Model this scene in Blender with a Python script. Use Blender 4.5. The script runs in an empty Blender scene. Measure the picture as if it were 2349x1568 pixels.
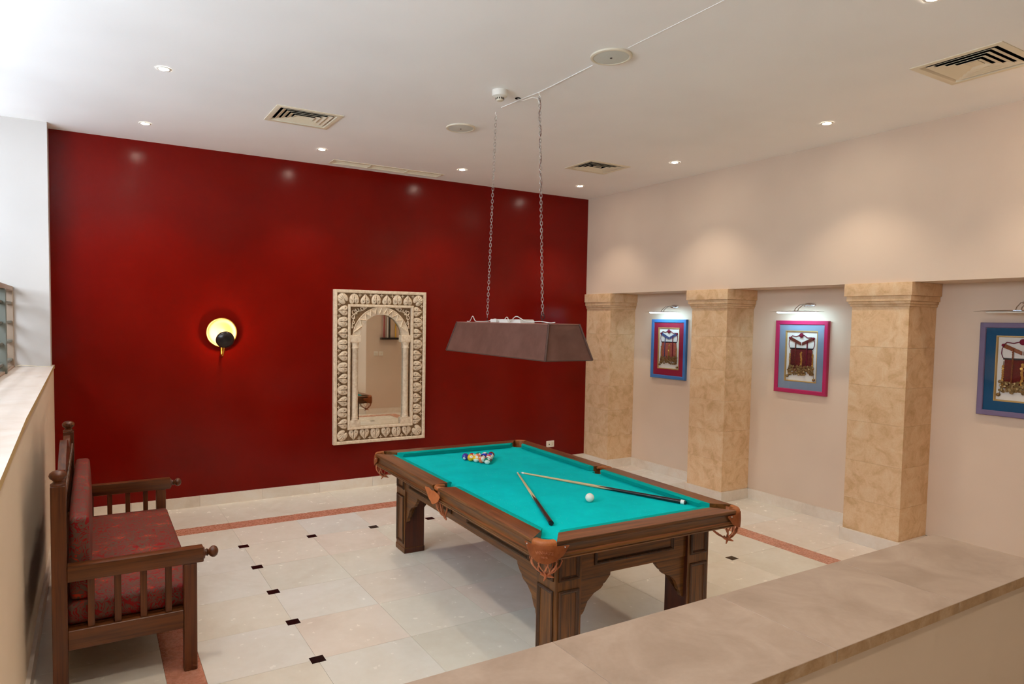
import bpy, bmesh, math, random
from mathutils import Vector, Matrix
random.seed(7)
S = bpy.context.scene
C = S.collection
PI = math.pi

# ------------------------------------------------------------------ camera, world, light, exposure
CAM = Vector((-5.8346, -7.1665, 1.9243))
YAW, PITCH, ROLL = math.radians(30.0717), math.radians(-2.8595), math.radians(0.8883)
FPX = 1532.895
_f = Vector((math.sin(YAW)*math.cos(PITCH), math.cos(YAW)*math.cos(PITCH), math.sin(PITCH)))
_r0 = Vector((math.cos(YAW), -math.sin(YAW), 0)); _u0 = _r0.cross(_f)
_r = math.cos(ROLL)*_r0 + math.sin(ROLL)*_u0
_u = -math.sin(ROLL)*_r0 + math.cos(ROLL)*_u0
cd = bpy.data.cameras.new('camera'); cam = bpy.data.objects.new('camera', cd); C.objects.link(cam)
M = Matrix((( _r.x, _u.x, -_f.x, CAM.x), (_r.y, _u.y, -_f.y, CAM.y), (_r.z, _u.z, -_f.z, CAM.z), (0, 0, 0, 1)))
cam.matrix_world = M
cd.sensor_width = 36; cd.sensor_fit = 'HORIZONTAL'; cd.lens = FPX/2349*36
cd.shift_x = 77.603/2349; cd.shift_y = 25.341/2349
cd.clip_start = 0.05; cd.clip_end = 100
S.camera = cam

SKY = 15.0
w = bpy.data.worlds.new('sky'); S.world = w; w.use_nodes = True
bg = w.node_tree.nodes['Background']
bg.inputs[0].default_value = (0.76, 0.87, 1.0, 1); bg.inputs[1].default_value = SKY

S.view_settings.view_transform = 'Standard'; S.view_settings.look = 'None'
S.view_settings.gamma = 1; S.view_settings.use_curve_mapping = False
S.view_settings.exposure = 0.28
try:
    S.cycles.use_denoising = True; S.cycles.use_adaptive_sampling = True; S.cycles.adaptive_threshold = 0.08; S.cycles.adaptive_min_samples = 16
    S.cycles.caustics_reflective = False; S.cycles.caustics_refractive = False
    S.cycles.max_bounces = 7; S.cycles.diffuse_bounces = 5; S.cycles.glossy_bounces = 4
    S.cycles.sample_clamp_indirect = 6.0
except Exception:
    pass

def portal(loc, rot, sx, sy):            # guides the sky's own light through a window opening, gives none itself
    l = bpy.data.lights.new('window_portal', 'AREA'); l.shape = 'RECTANGLE'; l.size = sx; l.size_y = sy
    l.cycles.is_portal = True
    o = bpy.data.objects.new('window_portal', l); C.objects.link(o); o.location = loc; o.rotation_euler = rot
    return o
SPOT_W, SPOT_COL = 38.0, (1.0, 0.86, 0.70)

# ------------------------------------------------------------------ helpers
def lin(c):
    return tuple(((v/255)/12.92 if v/255 <= 0.04045 else ((v/255+0.055)/1.055)**2.4) for v in c)

def tag(o, label=None, cat=None, group=None, kind=None):
    if label: o['label'] = label
    if cat: o['category'] = cat
    if group: o['group'] = group
    if kind: o['kind'] = kind
    return o

def thing(name, label, cat, loc=(0, 0, 0), rot=(0, 0, 0), group=None):
    o = bpy.data.objects.new(name, None); C.objects.link(o)
    o.location = loc; o.rotation_euler = rot; o.empty_display_size = 0.05
    return tag(o, label, cat, group)

def finish(name, bm, mat, parent=None, smooth=None, recalc=True):
    if recalc: bmesh.ops.recalc_face_normals(bm, faces=bm.faces)
    me = bpy.data.meshes.new(name); bm.to_mesh(me); bm.free()
    mats = mat if isinstance(mat, (list, tuple)) else [mat]
    for m in mats: me.materials.append(m)
    if smooth is not None:
        me.polygons.foreach_set('use_smooth', [True]*len(me.polygons))
        me.set_sharp_from_angle(angle=math.radians(smooth))
    o = bpy.data.objects.new(name, me); C.objects.link(o)
    if parent is not None: o.parent = parent
    return o

def dup(o, parent=None, loc=None, rot=None):
    c = o.copy(); C.objects.link(c)
    if parent is not None: c.parent = parent
    if loc is not None: c.location = loc
    if rot is not None: c.rotation_euler = rot
    return c

def NB(): return bmesh.new()

def box(bm, x0, x1, y0, y1, z0, z1, bev=0, seg=1, mtx=None):
    vs = [bm.verts.new((x, y, z)) for x in (x0, x1) for y in (y0, y1) for z in (z0, z1)]
    fs = [bm.faces.new([vs[i] for i in q]) for q in
          ((0, 1, 3, 2), (4, 6, 7, 5), (0, 4, 5, 1), (2, 3, 7, 6), (0, 2, 6, 4), (1, 5, 7, 3))]
    if bev:
        es = list({e for f in fs for e in f.edges})
        r = bmesh.ops.bevel(bm, geom=es, offset=bev, segments=seg, affect='EDGES', profile=0.6)
        vs = list({v for f in r['faces'] for v in f.verts} | {v for v in vs if v.is_valid})
    if mtx is not None:
        bmesh.ops.transform(bm, matrix=mtx, verts=[v for v in vs if v.is_valid])
    return vs

def loft(bm, rings, closed=True, caps=True, loop=False):
    R = [[bm.verts.new(p) for p in r] for r in rings]
    n = len(R[0]); m = len(R)
    for i in range(m if loop else m-1):
        a, b = R[i], R[(i+1) % m]
        for j in range(n if closed else n-1):
            k = (j+1) % n
            try: bm.faces.new((a[j], a[k], b[k], b[j]))
            except ValueError: pass
    if caps and not loop:
        for r in (R[0], R[-1]):
            try: bm.faces.new(r)
            except ValueError: pass
    return R

def tube(bm, pts, r, n=8, closed=False, caps=True, flat=1.0):
    P = [Vector(p) for p in pts]; m = len(P)
    rr = r if isinstance(r, (list, tuple)) else [r]*m
    up = None; rings = []
    for i in range(m):
        if closed: t = P[(i+1) % m]-P[i-1]
        else: t = P[min(i+1, m-1)]-P[max(i-1, 0)]
        t = t.normalized() if t.length > 1e-9 else Vector((0, 0, 1))
        if up is None:
            a = Vector((0, 0, 1)) if abs(t.z) < 0.9 else Vector((1, 0, 0))
            up = (a-t*a.dot(t)).normalized()
        else:
            up = (up-t*up.dot(t)); up = up.normalized() if up.length > 1e-9 else t.orthogonal().normalized()
        s = t.cross(up)
        rings.append([P[i]+rr[i]*(math.cos(2*PI*k/n)*s+flat*math.sin(2*PI*k/n)*up) for k in range(n)])
    return loft(bm, rings, True, caps, closed)

def lathe(bm, prof, n=20, mtx=None, caps=True):
    rings = []
    for (r, z) in prof:
        ring = [Vector((max(r, 1e-5)*math.cos(2*PI*k/n), max(r, 1e-5)*math.sin(2*PI*k/n), z)) for k in range(n)]
        if mtx is not None: ring = [mtx @ p for p in ring]
        rings.append(ring)
    return loft(bm, rings, True, caps)

def prism(bm, pts, fn, w0, w1):
    a = [bm.verts.new(fn(u, v, w0)) for u, v in pts]; b = [bm.verts.new(fn(u, v, w1)) for u, v in pts]
    n = len(pts)
    for i in range(n):
        j = (i+1) % n; bm.faces.new((a[i], a[j], b[j], b[i]))
    fa = bm.faces.new(a); fb = bm.faces.new(list(reversed(b)))
    bmesh.ops.triangulate(bm, faces=[fa, fb])

def frame_bars(bm, fn, u0, u1, v0, v1, wid, prof):
    """mitred picture-frame moulding; prof = [(inset 0..1, height)], fn(u, v, w)->xyz"""
    rings = []
    for (cu, cv, du, dv) in ((u0, v0, 1, 1), (u1, v0, -1, 1), (u1, v1, -1, -1), (u0, v1, 1, -1)):
        rings.append([fn(cu+du*wid*t, cv+dv*wid*t, h) for t, h in prof])
    loft(bm, rings, True, False, True)

# ------------------------------------------------------------------ materials
def mat(name, col, rough=0.6, spec=0.5, metal=0.0, emit=None, estr=0.0, coat=0.0):
    m = bpy.data.materials.new(name); m.use_nodes = True
    b = m.node_tree.nodes['Principled BSDF']
    b.inputs['Base Color'].default_value = (*lin(col), 1)
    b.inputs['Roughness'].default_value = rough; b.inputs['Metallic'].default_value = metal
    b.inputs['Specular IOR Level'].default_value = spec
    if coat: b.inputs['Coat Weight'].default_value = coat; b.inputs['Coat Roughness'].default_value = 0.12
    if emit:
        b.inputs['Emission Color'].default_value = (*emit, 1); b.inputs['Emission Strength'].default_value = estr
    return m

class NT:
    def __init__(s, m):
        s.m = m; s.t = m.node_tree; s.b = s.t.nodes['Principled BSDF']
    def n(s, typ, **kw):
        x = s.t.nodes.new(typ)
        for k, v in kw.items():
            if k in x.inputs: x.inputs[k].default_value = v
            else: setattr(x, k, v)
        return x
    def l(s, a, b): s.t.links.new(a, b)
    def coords(s, scale=(1, 1, 1), rand=True):
        tc = s.n('ShaderNodeTexCoord'); mp = s.n('ShaderNodeMapping'); mp.inputs['Scale'].default_value = scale
        s.l(tc.outputs['Object'], mp.inputs['Vector'])
        if rand:
            oi = s.n('ShaderNodeObjectInfo'); mu = s.n('ShaderNodeMath', operation='MULTIPLY'); mu.inputs[1].default_value = 37.0
            s.l(oi.outputs['Random'], mu.inputs[0]); cx = s.n('ShaderNodeCombineXYZ')
            for i in range(3): s.l(mu.outputs[0], cx.inputs[i])
            s.l(cx.outputs[0], mp.inputs['Location'])
        return mp.outputs['Vector']
    def noise(s, vec, scale, detail=4, rough=0.6, dist=0.0):
        x = s.n('ShaderNodeTexNoise'); x.inputs['Scale'].default_value = scale; x.inputs['Detail'].default_value = detail
        x.inputs['Roughness'].default_value = rough; x.inputs['Distortion'].default_value = dist
        if vec is not None: s.l(vec, x.inputs['Vector'])
        return x.outputs['Fac']
    def ramp(s, fac, stops):
        x = s.n('ShaderNodeValToRGB'); cr = x.color_ramp
        while len(cr.elements) > 1: cr.elements.remove(cr.elements[-1])
        for i, (p, c) in enumerate(stops):
            e = cr.elements[0] if i == 0 else cr.elements.new(p)
            e.position = p; e.color = (*lin(c), 1) if len(c) == 3 else c
        s.l(fac, x.inputs['Fac']); return x.outputs['Color']
    def mix(s, fac, a, b, mode='MIX'):
        x = s.n('ShaderNodeMix', data_type='RGBA', blend_type=mode)
        for i, v in ((0, fac), (6, a), (7, b)):
            if hasattr(v, 'is_output') or hasattr(v, 'links'): s.l(v, x.inputs[i])
            elif isinstance(v, (int, float)): x.inputs[i].default_value = v
            else: x.inputs[i].default_value = (*lin(v), 1)
        return x.outputs[2]
    def col(s, c): s.l(c, s.b.inputs['Base Color'])
    def bump(s, h, strength=0.2, dist=0.01):
        x = s.n('ShaderNodeBump'); x.inputs['Strength'].default_value = strength; x.inputs['Distance'].default_value = dist
        s.l(h, x.inputs['Height']); s.l(x.outputs[0], s.b.inputs['Normal'])
    def rough(s, fac, lo, hi):
        x = s.n('ShaderNodeMapRange'); x.inputs['To Min'].default_value = lo; x.inputs['To Max'].default_value = hi
        s.l(fac, x.inputs['Value']); s.l(x.outputs[0], s.b.inputs['Roughness'])

def paint(name, c, var=6, rough=0.55, bump=0.05, spec=0.35):
    m = mat(name, c, rough, spec); t = NT(m); v = t.coords(rand=False)
    f = t.noise(v, 1.1, 2, 0.6)
    lo = tuple(max(0, x-var) for x in c); hi = tuple(min(255, x+var) for x in c)
    t.col(t.ramp(f, [(0.3, lo), (0.7, hi)]))
    return m

def wood(name, dark, light, axis, scale=14, rough=0.38, grain=0.8):
    m = mat(name, light, rough, 0.5); t = NT(m)
    sc = [1, 1, 1]; sc['xyz'.index(axis)] = 0.035
    v = t.coords(tuple(sc)); 
    w1 = t.noise(v, scale*1.4, 5, 0.65, 1.2); w2 = t.noise(v, scale*6, 3, 0.6, 0.3)
    a = t.ramp(w1, [(0.32, dark), (0.5, tuple((x+y)/2 for x, y in zip(dark, light))), (0.68, light)])
    b = t.ramp(w2, [(0.35, tuple(x*0.55 for x in dark)), (0.6, light)])
    t.col(t.mix(grain*0.55, a, b)); t.rough(w2, rough-0.08, rough+0.14); t.bump(w2, 0.12, 0.002)
    return m

M_ceil = paint('white ceiling paint', (250, 248, 246), 3, 0.7, 0.03, 0.2)
M_wall = paint('beige wall paint', (222, 200, 178), 4, 0.6, 0.04, 0.3)
M_white = paint('white wall paint', (206, 200, 194), 3, 0.6, 0.04, 0.3)
M_leftw = paint('beige low wall paint', (240, 220, 194), 4, 0.6, 0.05, 0.25)
M_parapet = paint('tan parapet paint', (200, 178, 156), 4, 0.6, 0.05, 0.25)

def red_wall():
    m = mat('glossy red wall paint', (140, 22, 10), 0.16, 0.2); t = NT(m); v = t.coords(rand=False)
    f = t.noise(v, 1.3, 5, 0.6); g = t.noise(v, 26, 4, 0.65)
    t.col(t.ramp(f, [(0.3, (106, 7, 2)), (0.52, (114, 9, 3)), (0.75, (121, 14, 5))]))
    t.rough(g, 0.15, 0.26); t.bump(t.noise(v, 42, 4, 0.6), 0.05, 0.006)
    return m
M_red = red_wall()

def marble(name, a, b, c, rough=0.2, sc=2.2, var=0.10, tint=0.0):
    m = mat(name, b, rough, 0.5); t = NT(m); v = t.coords((1, 1, 1))
    f = t.noise(v, sc, 4, 0.62, 0.8); g = t.noise(v, sc*9, 2, 0.7, 0.0)
    col = t.ramp(f, [(0.3, a), (0.5, b), (0.72, c)])
    col = t.mix(0.18, col, t.ramp(g, [(0.35, a), (0.65, c)]))
    oi = t.n('ShaderNodeObjectInfo'); mr = t.n('ShaderNodeMapRange')
    mr.inputs['To Min'].default_value = 1-var; mr.inputs['To Max'].default_value = 1.0
    t.l(oi.outputs['Random'], mr.inputs['Value'])
    sm = t.n('ShaderNodeMath', operation='MULTIPLY'); sm.inputs[1].default_value = 7.31; t.l(oi.outputs['Random'], sm.inputs[0])
    fr_ = t.n('ShaderNodeMath', operation='FRACT'); t.l(sm.outputs[0], fr_.inputs[0])
    if tint: col = t.mix(tint, col, t.ramp(fr_.outputs[0], [(0.0, (238, 220, 206)), (0.3, (240, 232, 216)), (0.7, (232, 230, 214)), (1.0, (240, 239, 236))]), 'MULTIPLY')
    hs = t.n('ShaderNodeHueSaturation'); t.l(col, hs.inputs['Color']); t.l(mr.outputs[0], hs.inputs['Value'])
    t.col(hs.outputs[0]); t.rough(g, rough-0.05, rough+0.1)
    return m
M_tile = marble('cream floor marble', (234, 228, 218), (244, 241, 234), (248, 246, 241), 0.22, 1.6, 0.05, 0.6)
M_band = marble('terracotta pink marble', (190, 124, 98), (200, 136, 110), (206, 144, 120), 0.25, 6, 0.06)
M_skirt = marble('pale skirting marble', (222, 206, 186), (236, 222, 204), (240, 232, 220), 0.3, 3, 0.10)
M_black = mat('black marble inset', (14, 16, 18), 0.18)
M_grout = mat('sandy grout', (168, 152, 130), 0.9, 0.2)
M_stone = marble('honey limestone', (206, 164, 116), (230, 192, 148), (238, 210, 172), 0.75, 8.0, 0.08)
M_cop = marble('pinkish sandstone coping', (144, 122, 104), (158, 136, 118), (170, 149, 131), 0.45, 4.0, 0.04)
M_copshade = marble('shade-darkened sandstone edge', (138, 104, 66), (160, 124, 84), (186, 158, 128), 0.7, 9.0, 0.04)  # shade of the coping's front edge painted in as a darker tan
M_sill = marble('pale sill stone', (214, 196, 180), (224, 210, 198), (230, 220, 212), 0.45, 3.0, 0.02)
M_silledge = mat('ochre cut stone edge', (196, 164, 112), 0.7, 0.3)

M_twx = wood('table walnut x', (56, 29, 6), (132, 82, 30), 'x')
M_twy = wood('table walnut y', (56, 29, 6), (132, 82, 30), 'y')
M_twz = wood('table walnut z', (56, 29, 6), (132, 82, 30), 'z', 16)
M_topx = wood('rail top mahogany x', (92, 46, 22), (142, 84, 48), 'x', 14, 0.3)
M_topy = wood('rail top mahogany y', (92, 46, 22), (142, 84, 48), 'y', 14, 0.3)
M_mould = wood('dark table moulding', (36, 18, 5), (84, 48, 18), 'z', 14)
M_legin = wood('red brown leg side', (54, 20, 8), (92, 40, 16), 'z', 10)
M_bwx = wood('bench teak x', (70, 34, 13), (114, 64, 27), 'x', 12, 0.3)
M_bwy = wood('bench teak y', (70, 34, 13), (114, 64, 27), 'y', 12, 0.3)
M_bwz = wood('bench teak z', (74, 32, 12), (112, 60, 24), 'z', 12, 0.32)

def felt():
    m = mat('teal baize', (0, 168, 158), 0.95, 0.08); t = NT(m); v = t.coords(rand=False)
    f = t.noise(v, 5, 5, 0.65)
    c = t.ramp(f, [(0.3, (0, 188, 188)), (0.7, (0, 202, 202))])
    vo = t.n('ShaderNodeTexVoronoi'); vo.inputs['Scale'].default_value = 60; t.l(v, vo.inputs['Vector'])
    g = t.noise(v, 3.2, 4, 0.7)
    mk = t.n('ShaderNodeMath', operation='LESS_THAN'); mk.inputs[1].default_value = 0.085; t.l(vo.outputs['Distance'], mk.inputs[0])
    gk = t.n('ShaderNodeMath', operation='GREATER_THAN'); gk.inputs[1].default_value = 0.52; t.l(g, gk.inputs[0])
    mm = t.n('ShaderNodeMath', operation='MULTIPLY'); t.l(mk.outputs[0], mm.inputs[0]); t.l(gk.outputs[0], mm.inputs[1])
    m2 = t.n('ShaderNodeMath', operation='MULTIPLY'); m2.inputs[1].default_value = 0.5; t.l(mm.outputs[0], m2.inputs[0])
    t.col(t.mix(m2.outputs[0], c, (200, 232, 226)))
    return m
M_felt = felt()
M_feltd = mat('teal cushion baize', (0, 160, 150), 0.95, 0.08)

def leather(name, c, d):
    m = mat(name, c, 0.5, 0.4); t = NT(m); v = t.coords()
    f = t.noise(v, 18, 5, 0.65); t.col(t.ramp(f, [(0.3, d), (0.7, c)])); t.bump(t.noise(v, 240, 3), 0.1, 0.001)
    return m
M_leath = leather('tan pocket leather', (196, 116, 66), (164, 88, 44))
M_rim = leather('polished pocket leather', (178, 104, 52), (146, 78, 34))
M_strap = leather('worn leather strap', (206, 128, 86), (160, 90, 54))

def brocade():
    m = mat('red scroll brocade', (122, 96, 80), 0.6, 0.3); t = NT(m); v = t.coords((1, 1, 1), False)
    n1 = t.noise(v, 11.0, 2.0, 0.5, 1.6)
    def band(f, lo, hi):
        return t.ramp(f, [(0, (0, 0, 0)), (lo-0.004, (0, 0, 0)), (lo, (255, 255, 255)), (hi, (255, 255, 255)), (hi+0.004, (0, 0, 0))])
    b1 = band(n1, 0.44, 0.472); b2 = band(n1, 0.54, 0.578); b3 = band(n1, 0.645, 0.685); b4 = band(n1, 0.335, 0.37)
    n2 = t.noise(v, 17, 3, 0.5, 0.6); b5 = t.ramp(n2, [(0.63, (0, 0, 0)), (0.64, (255, 255, 255))])
    k = t.mix(1.0, b1, b2, 'ADD'); k = t.mix(1.0, k, b3, 'ADD'); k = t.mix(1.0, k, b5, 'ADD'); k = t.mix(1.0, k, b4, 'ADD')
    rw = t.n('ShaderNodeRGBToBW'); t.l(k, rw.inputs[0])
    cl = t.n('ShaderNodeClamp'); t.l(rw.outputs[0], cl.inputs[0])
    orr = t.ramp(t.noise(v, 7, 3, 0.6), [(0.56, (138, 4, 10)), (0.70, (200, 60, 28))])
    t.col(t.mix(cl.outputs[0], (104, 74, 60), orr))
    return m
M_broc = brocade()

M_iron = mat('brown painted sheet metal', (118, 84, 70), 0.42, 0.4)
def lampmetal():
    m = mat('brown painted lamp metal', (150, 106, 90), 0.4, 0.45); t = NT(m); v = t.coords()
    f = t.noise(v, 7, 5, 0.6); t.col(t.ramp(f, [(0.3, (140, 96, 80)), (0.7, (164, 118, 102))]))
    return m
M_lamp = lampmetal()
M_lamptrim = mat('dark lamp trim', (84, 56, 46), 0.4, 0.5)
M_chain = mat('steel chain', (176, 166, 156), 0.4, 0.5, 0.7)
M_blackm = mat('black painted metal', (24, 22, 22), 0.35, 0.5)
M_chrome = mat('chrome', (210, 210, 212), 0.15, 0.5, 1.0)
M_brass = mat('brass', (206, 150, 62), 0.25, 0.5, 1.0)
M_plast = mat('white plastic', (232, 226, 214), 0.4, 0.5)
M_plastw = mat('cream plastic', (228, 218, 196), 0.45, 0.4)
M_vent = mat('cream vent enamel', (234, 222, 196), 0.5, 0.4)
M_dark = mat('dark cavity', (16, 14, 12), 0.9, 0.1)
M_grey = mat('speaker mesh grey', (212, 213, 204), 0.6, 0.3)
M_lens = mat('downlight lens', (255, 250, 240), 0.4, 0.5, 0, (1.0, 0.90, 0.74), 160.0)
M_tubeon = mat('lit picture tube', (240, 250, 255), 0.4, 0.5, 0, (0.55, 0.85, 1.0), 7.0)
M_gall = mat('window grille paint', (116, 118, 108), 0.5, 0.4)
M_grframe = mat('taupe window frame paint', (164, 142, 122), 0.5, 0.4)

def glass(name, a=0.12):
    m = bpy.data.materials.new(name); m.use_nodes = True; nt = m.node_tree; nt.nodes.clear()
    o = nt.nodes.new('ShaderNodeOutputMaterial'); mx = nt.nodes.new('ShaderNodeMixShader')
    tr = nt.nodes.new('ShaderNodeBsdfTransparent'); gl = nt.nodes.new('ShaderNodeBsdfGlossy'); gl.inputs['Roughness'].default_value = 0.03
    lw_ = nt.nodes.new('ShaderNodeLayerWeight'); pw = nt.nodes.new('ShaderNodeMath'); pw.operation = 'POWER'; pw.inputs[1].default_value = 5
    ma = nt.nodes.new('ShaderNodeMath'); ma.operation = 'MULTIPLY_ADD'; ma.inputs[1].default_value = 0.8; ma.inputs[2].default_value = 0.03
    nt.links.new(lw_.outputs['Facing'], pw.inputs[0]); nt.links.new(pw.outputs[0], ma.inputs[0])
    nt.links.new(ma.outputs[0], mx.inputs[0]); nt.links.new(tr.outputs[0], mx.inputs[1]); nt.links.new(gl.outputs[0], mx.inputs[2])
    nt.links.new(mx.outputs[0], o.inputs[0]); return m
M_glass = glass('clear glass')
M_mirror = mat('mirror silver', (236, 232, 222), 0.02, 0.5, 1.0)

def antique(name, c, d, sc=30, pat=None):
    m = mat(name, c, 0.6, 0.3); t = NT(m); v = t.coords()
    f = t.noise(v, sc, 5, 0.7); col = t.ramp(f, [(0.25, d), (0.55, c), (0.8, tuple(min(255, x+12) for x in c))])
    if pat:          # brown patina rubbed into the carved hollows
        g = t.n('ShaderNodeNewGeometry'); k = t.ramp(g.outputs['Pointiness'], [(0.42, (255, 255, 255)), (0.49, (0, 0, 0))])
        rw = t.n('ShaderNodeRGBToBW'); t.l(k, rw.inputs[0]); col = t.mix(rw.outputs[0], col, pat)
    t.col(col)
    return m
M_mfr = antique('cream carved stone', (228, 208, 180), (200, 168, 134))
M_mfl = antique('cream carved leaf stone', (228, 208, 180), (200, 168, 134), 30, (110, 80, 50))
M_mfd = antique('brown patina ground', (128, 98, 66), (88, 62, 38))

# ------------------------------------------------------------------ room shell
H = 3.565; ZB = 2.29; XN = 0.45; XL = -6.136; XW = -6.42; ZS = 1.455
YF0, YF1 = -5.485, -5.957      # near parapet faces
XE = -2.24                     # end of the parapet
UP = 0.35                      # upper level floor
YB = -11.0                     # wall behind the camera
def sbox(name, mt, *a, parent=None, bev=0):
    bm = NB(); box(bm, *a, bev=bev); o = finish(name, bm, mt, parent)
    if parent is None: tag(o, kind='structure')
    return o

floor = sbox('floor', M_grout, XL-0.5, 0.65, YF1, 0.2, -0.12, -0.012)
tag(floor, 'cream marble tiled floor with pink bands and black insets', None)
far = sbox('wall_far', M_red, -7.6, 0.65, 0.0, 0.2, 0, H+0.1); tag(far, 'glossy dark red painted wall behind the pool table')
wr = sbox('wall_right', M_wall, XN, 0.65, YB, 0.0, 0, ZB+0.05); tag(wr, 'beige wall of the niches between stone pillars')
wru = sbox('wall_right_upper', M_wall, 0.0, 0.65, YB, 0.0, ZB, H+0.1); tag(wru, 'beige upper wall overhanging the picture niches')
wl = sbox('wall_left', M_leftw, -7.6, XL, -6.0, 0.0, 0, ZS-0.03); tag(wl, 'beige low wall under the window sill')
wl2 = sbox('wall_left_near', M_leftw, -7.6, XL, YB, -6.0, 0, ZS-0.03); tag(wl2, 'beige low wall beside the upper level')
pier = sbox('wall_left_pier', M_white, -7.6, XL-0.012, -0.235, 0.0, ZS-0.03, H+0.1); tag(pier, 'white window reveal beside the red wall')
wbk = sbox('wall_near', M_parapet, -7.6, 0.65, YB-0.2, YB, UP-0.1, H+0.1); tag(wbk, 'beige wall behind the viewer')
upf = sbox('floor_upper', M_tile, -6.75, 0.65, YB, YF1, -0.12, UP); tag(upf, 'cream floor of the upper level')
stp = sbox('floor_steps', M_tile, XE, -1.106, YF1, YF1+0.24, -0.01, 0.235); tag(stp, 'pale steps beside the low wall')
stp2 = sbox('floor_step_lower', M_tile, XE, -1.106, YF1+0.24, YF0, -0.01, 0.118); tag(stp2, 'lower pale step beside the low wall')
fp = sbox('wall_front_pier', M_wall, -1.106, XN+0.05, YF1, YF0, -0.01, H+0.1); tag(fp, 'beige wall with the cue rack seen in the mirror')

# outer window wall: grey spandrel below, clear glazing above
XG = -7.3; GZ0, GZ1 = 2.15, 3.27
spd = sbox('wall_left_spandrel', paint('grey spandrel paint', (150, 160, 160), 5), XG-0.12, XG, YB, -0.235, ZS-0.03, GZ0); tag(spd, 'grey spandrel behind the barred screen')
lnt = sbox('wall_left_lintel', M_white, XG-0.12, XG, YB, -0.235, GZ1, H+0.1); tag(lnt, 'white lintel over the high windows')

# ceiling with openings for the diffusers
VENTS = [(-4.57, -4.035, -1.815, -1.355), (-1.42, -0.875, -1.765, -1.325), (-1.30, -0.765, -5.27, -4.765), (-3.635, -2.345, -0.315, -0.125)]
IN = 0.022
hol = [(a+IN, b-IN, c+IN, d-IN) for a, b, c, d in VENTS]
xs = sorted({-7.6, 0.65, *[v for h in hol for v in h[:2]]}); ys = sorted({YB-0.2, 0.2, *[v for h in hol for v in h[2:]]})
bm = NB()
for i in range(len(xs)-1):
    for j in range(len(ys)-1):
        mx, my = (xs[i]+xs[i+1])/2, (ys[j]+ys[j+1])/2
        if any(h[0] < mx < h[1] and h[2] < my < h[3] for h in hol): continue
        bm.faces.new([bm.verts.new(p) for p in ((xs[i], ys[j], H), (xs[i+1], ys[j], H), (xs[i+1], ys[j+1], H), (xs[i], ys[j+1], H))])
bmesh.ops.remove_doubles(bm, verts=bm.verts, dist=1e-5)
ceil = finish('ceiling', bm, M_ceil, recalc=False); tag(ceil, 'white painted ceiling with downlights and vents', None, None, 'structure')
sbox('ceiling_slab', M_dark, -7.6, 0.65, YB-0.2, 0.2, H+0.16, H+0.26)
tag(bpy.data.objects['ceiling_slab'], 'dark slab above the ceiling void')
bm = NB()
for (x0, x1, y0, y1) in ((-7.61, -7.59, YB, 0.2), (0.64, 0.66, YB, 0.2), (-7.6, 0.65, 0.19, 0.21), (-7.6, 0.65, YB-0.21, YB-0.19)):
    box(bm, x0, x1, y0, y1, H-0.02, H+0.2)
finish('ceiling_edge', bm, M_dark, ceil)

# floor tiles -------------------------------------------------------
GAP = 0.0016
tile_cache = {}
def tile(x0, x1, y0, y1, mt, name, parent, z0=-0.012, z1=0.0):
    key = (round(x1-x0, 4), round(y1-y0, 4), mt.name, z0, z1)
    if key not in tile_cache:
        bm = NB(); hx, hy = (x1-x0)/2-GAP/2, (y1-y0)/2-GAP/2; box(bm, -hx, hx, -hy, hy, z0, z1)
        o = finish(name, bm, mt, parent); tile_cache[key] = o
    else:
        o = dup(tile_cache[key], parent); o.name = name
    o.location = ((x0+x1)/2, (y0+y1)/2, 0); return o
TX0, TPX, TY0, TPY = -5.33, 0.576, -0.905, 0.5285
BX0, BX1 = TX0-0.185, TX0+8*TPX+0.185        # outer edges of the pink band
BY0, BY1 = TY0+0.195, TY0-8*TPY-0.19
for i in range(8):
    for j in range(8):
        tile(TX0+i*TPX, TX0+(i+1)*TPX, TY0-(j+1)*TPY, TY0-j*TPY, M_tile, 'floor_tile', floor)
for i in range(8):
    tile(TX0+i*TPX, TX0+(i+1)*TPX, TY0, BY0, M_band, 'band_tile', floor)
    tile(TX0+i*TPX, TX0+(i+1)*TPX, BY1, TY0-8*TPY, M_band, 'band_tile', floor)
for j in range(8):
    tile(BX0, TX0, TY0-(j+1)*TPY, TY0-j*TPY, M_band, 'band_tile', floor)
    tile(TX0+8*TPX, BX1, TY0-(j+1)*TPY, TY0-j*TPY, M_band, 'band_tile', floor)
for x0, x1 in ((BX0, TX0), (TX0+8*TPX, BX1)):
    tile(x0, x1, TY0, BY0, M_band, 'band_tile', floor); tile(x0, x1, BY1, TY0-8*TPY, M_band, 'band_tile', floor)
x = -5.90
xs = [XL]
while x < 0.0: xs.append(x); x += 1.152
xs.append(0.0)
for a, b in zip(xs[:-1], xs[1:]): tile(a, b, BY0, 0.0, M_tile, 'border_tile', floor)
ys = [BY0, -1.50, -2.256, -3.012, -3.768, -4.524, BY1]
for a, b in zip(ys[:-1], ys[1:]):
    tile(BX1, 0.0, b, a, M_tile, 'border_tile', floor); tile(XL, BX0, b, a, M_tile, 'border_tile', floor)
for a, b in zip(xs[:-1], xs[1:]): tile(a, b, YF0, BY1, M_tile, 'border_tile', floor)
ys = [0.0, -0.75, -1.5, -2.256, -3.012, -3.768, -4.524, YF0]
for a, b in zip(ys[:-1], ys[1:]): tile(0.0, XN, b, a, M_tile, 'niche_floor_tile', floor)
ring = [(i, j) for i in range(1, 8) for j in range(1, 8) if i in (1, 7) or j in (1, 7)]
for i, j in ring:
    x, y = TX0+i*TPX, TY0-j*TPY
    tile(x-0.041, x+0.041, y-0.037, y+0.037, M_black, 'inset_tile', floor, -0.012, 0.0009)

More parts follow.
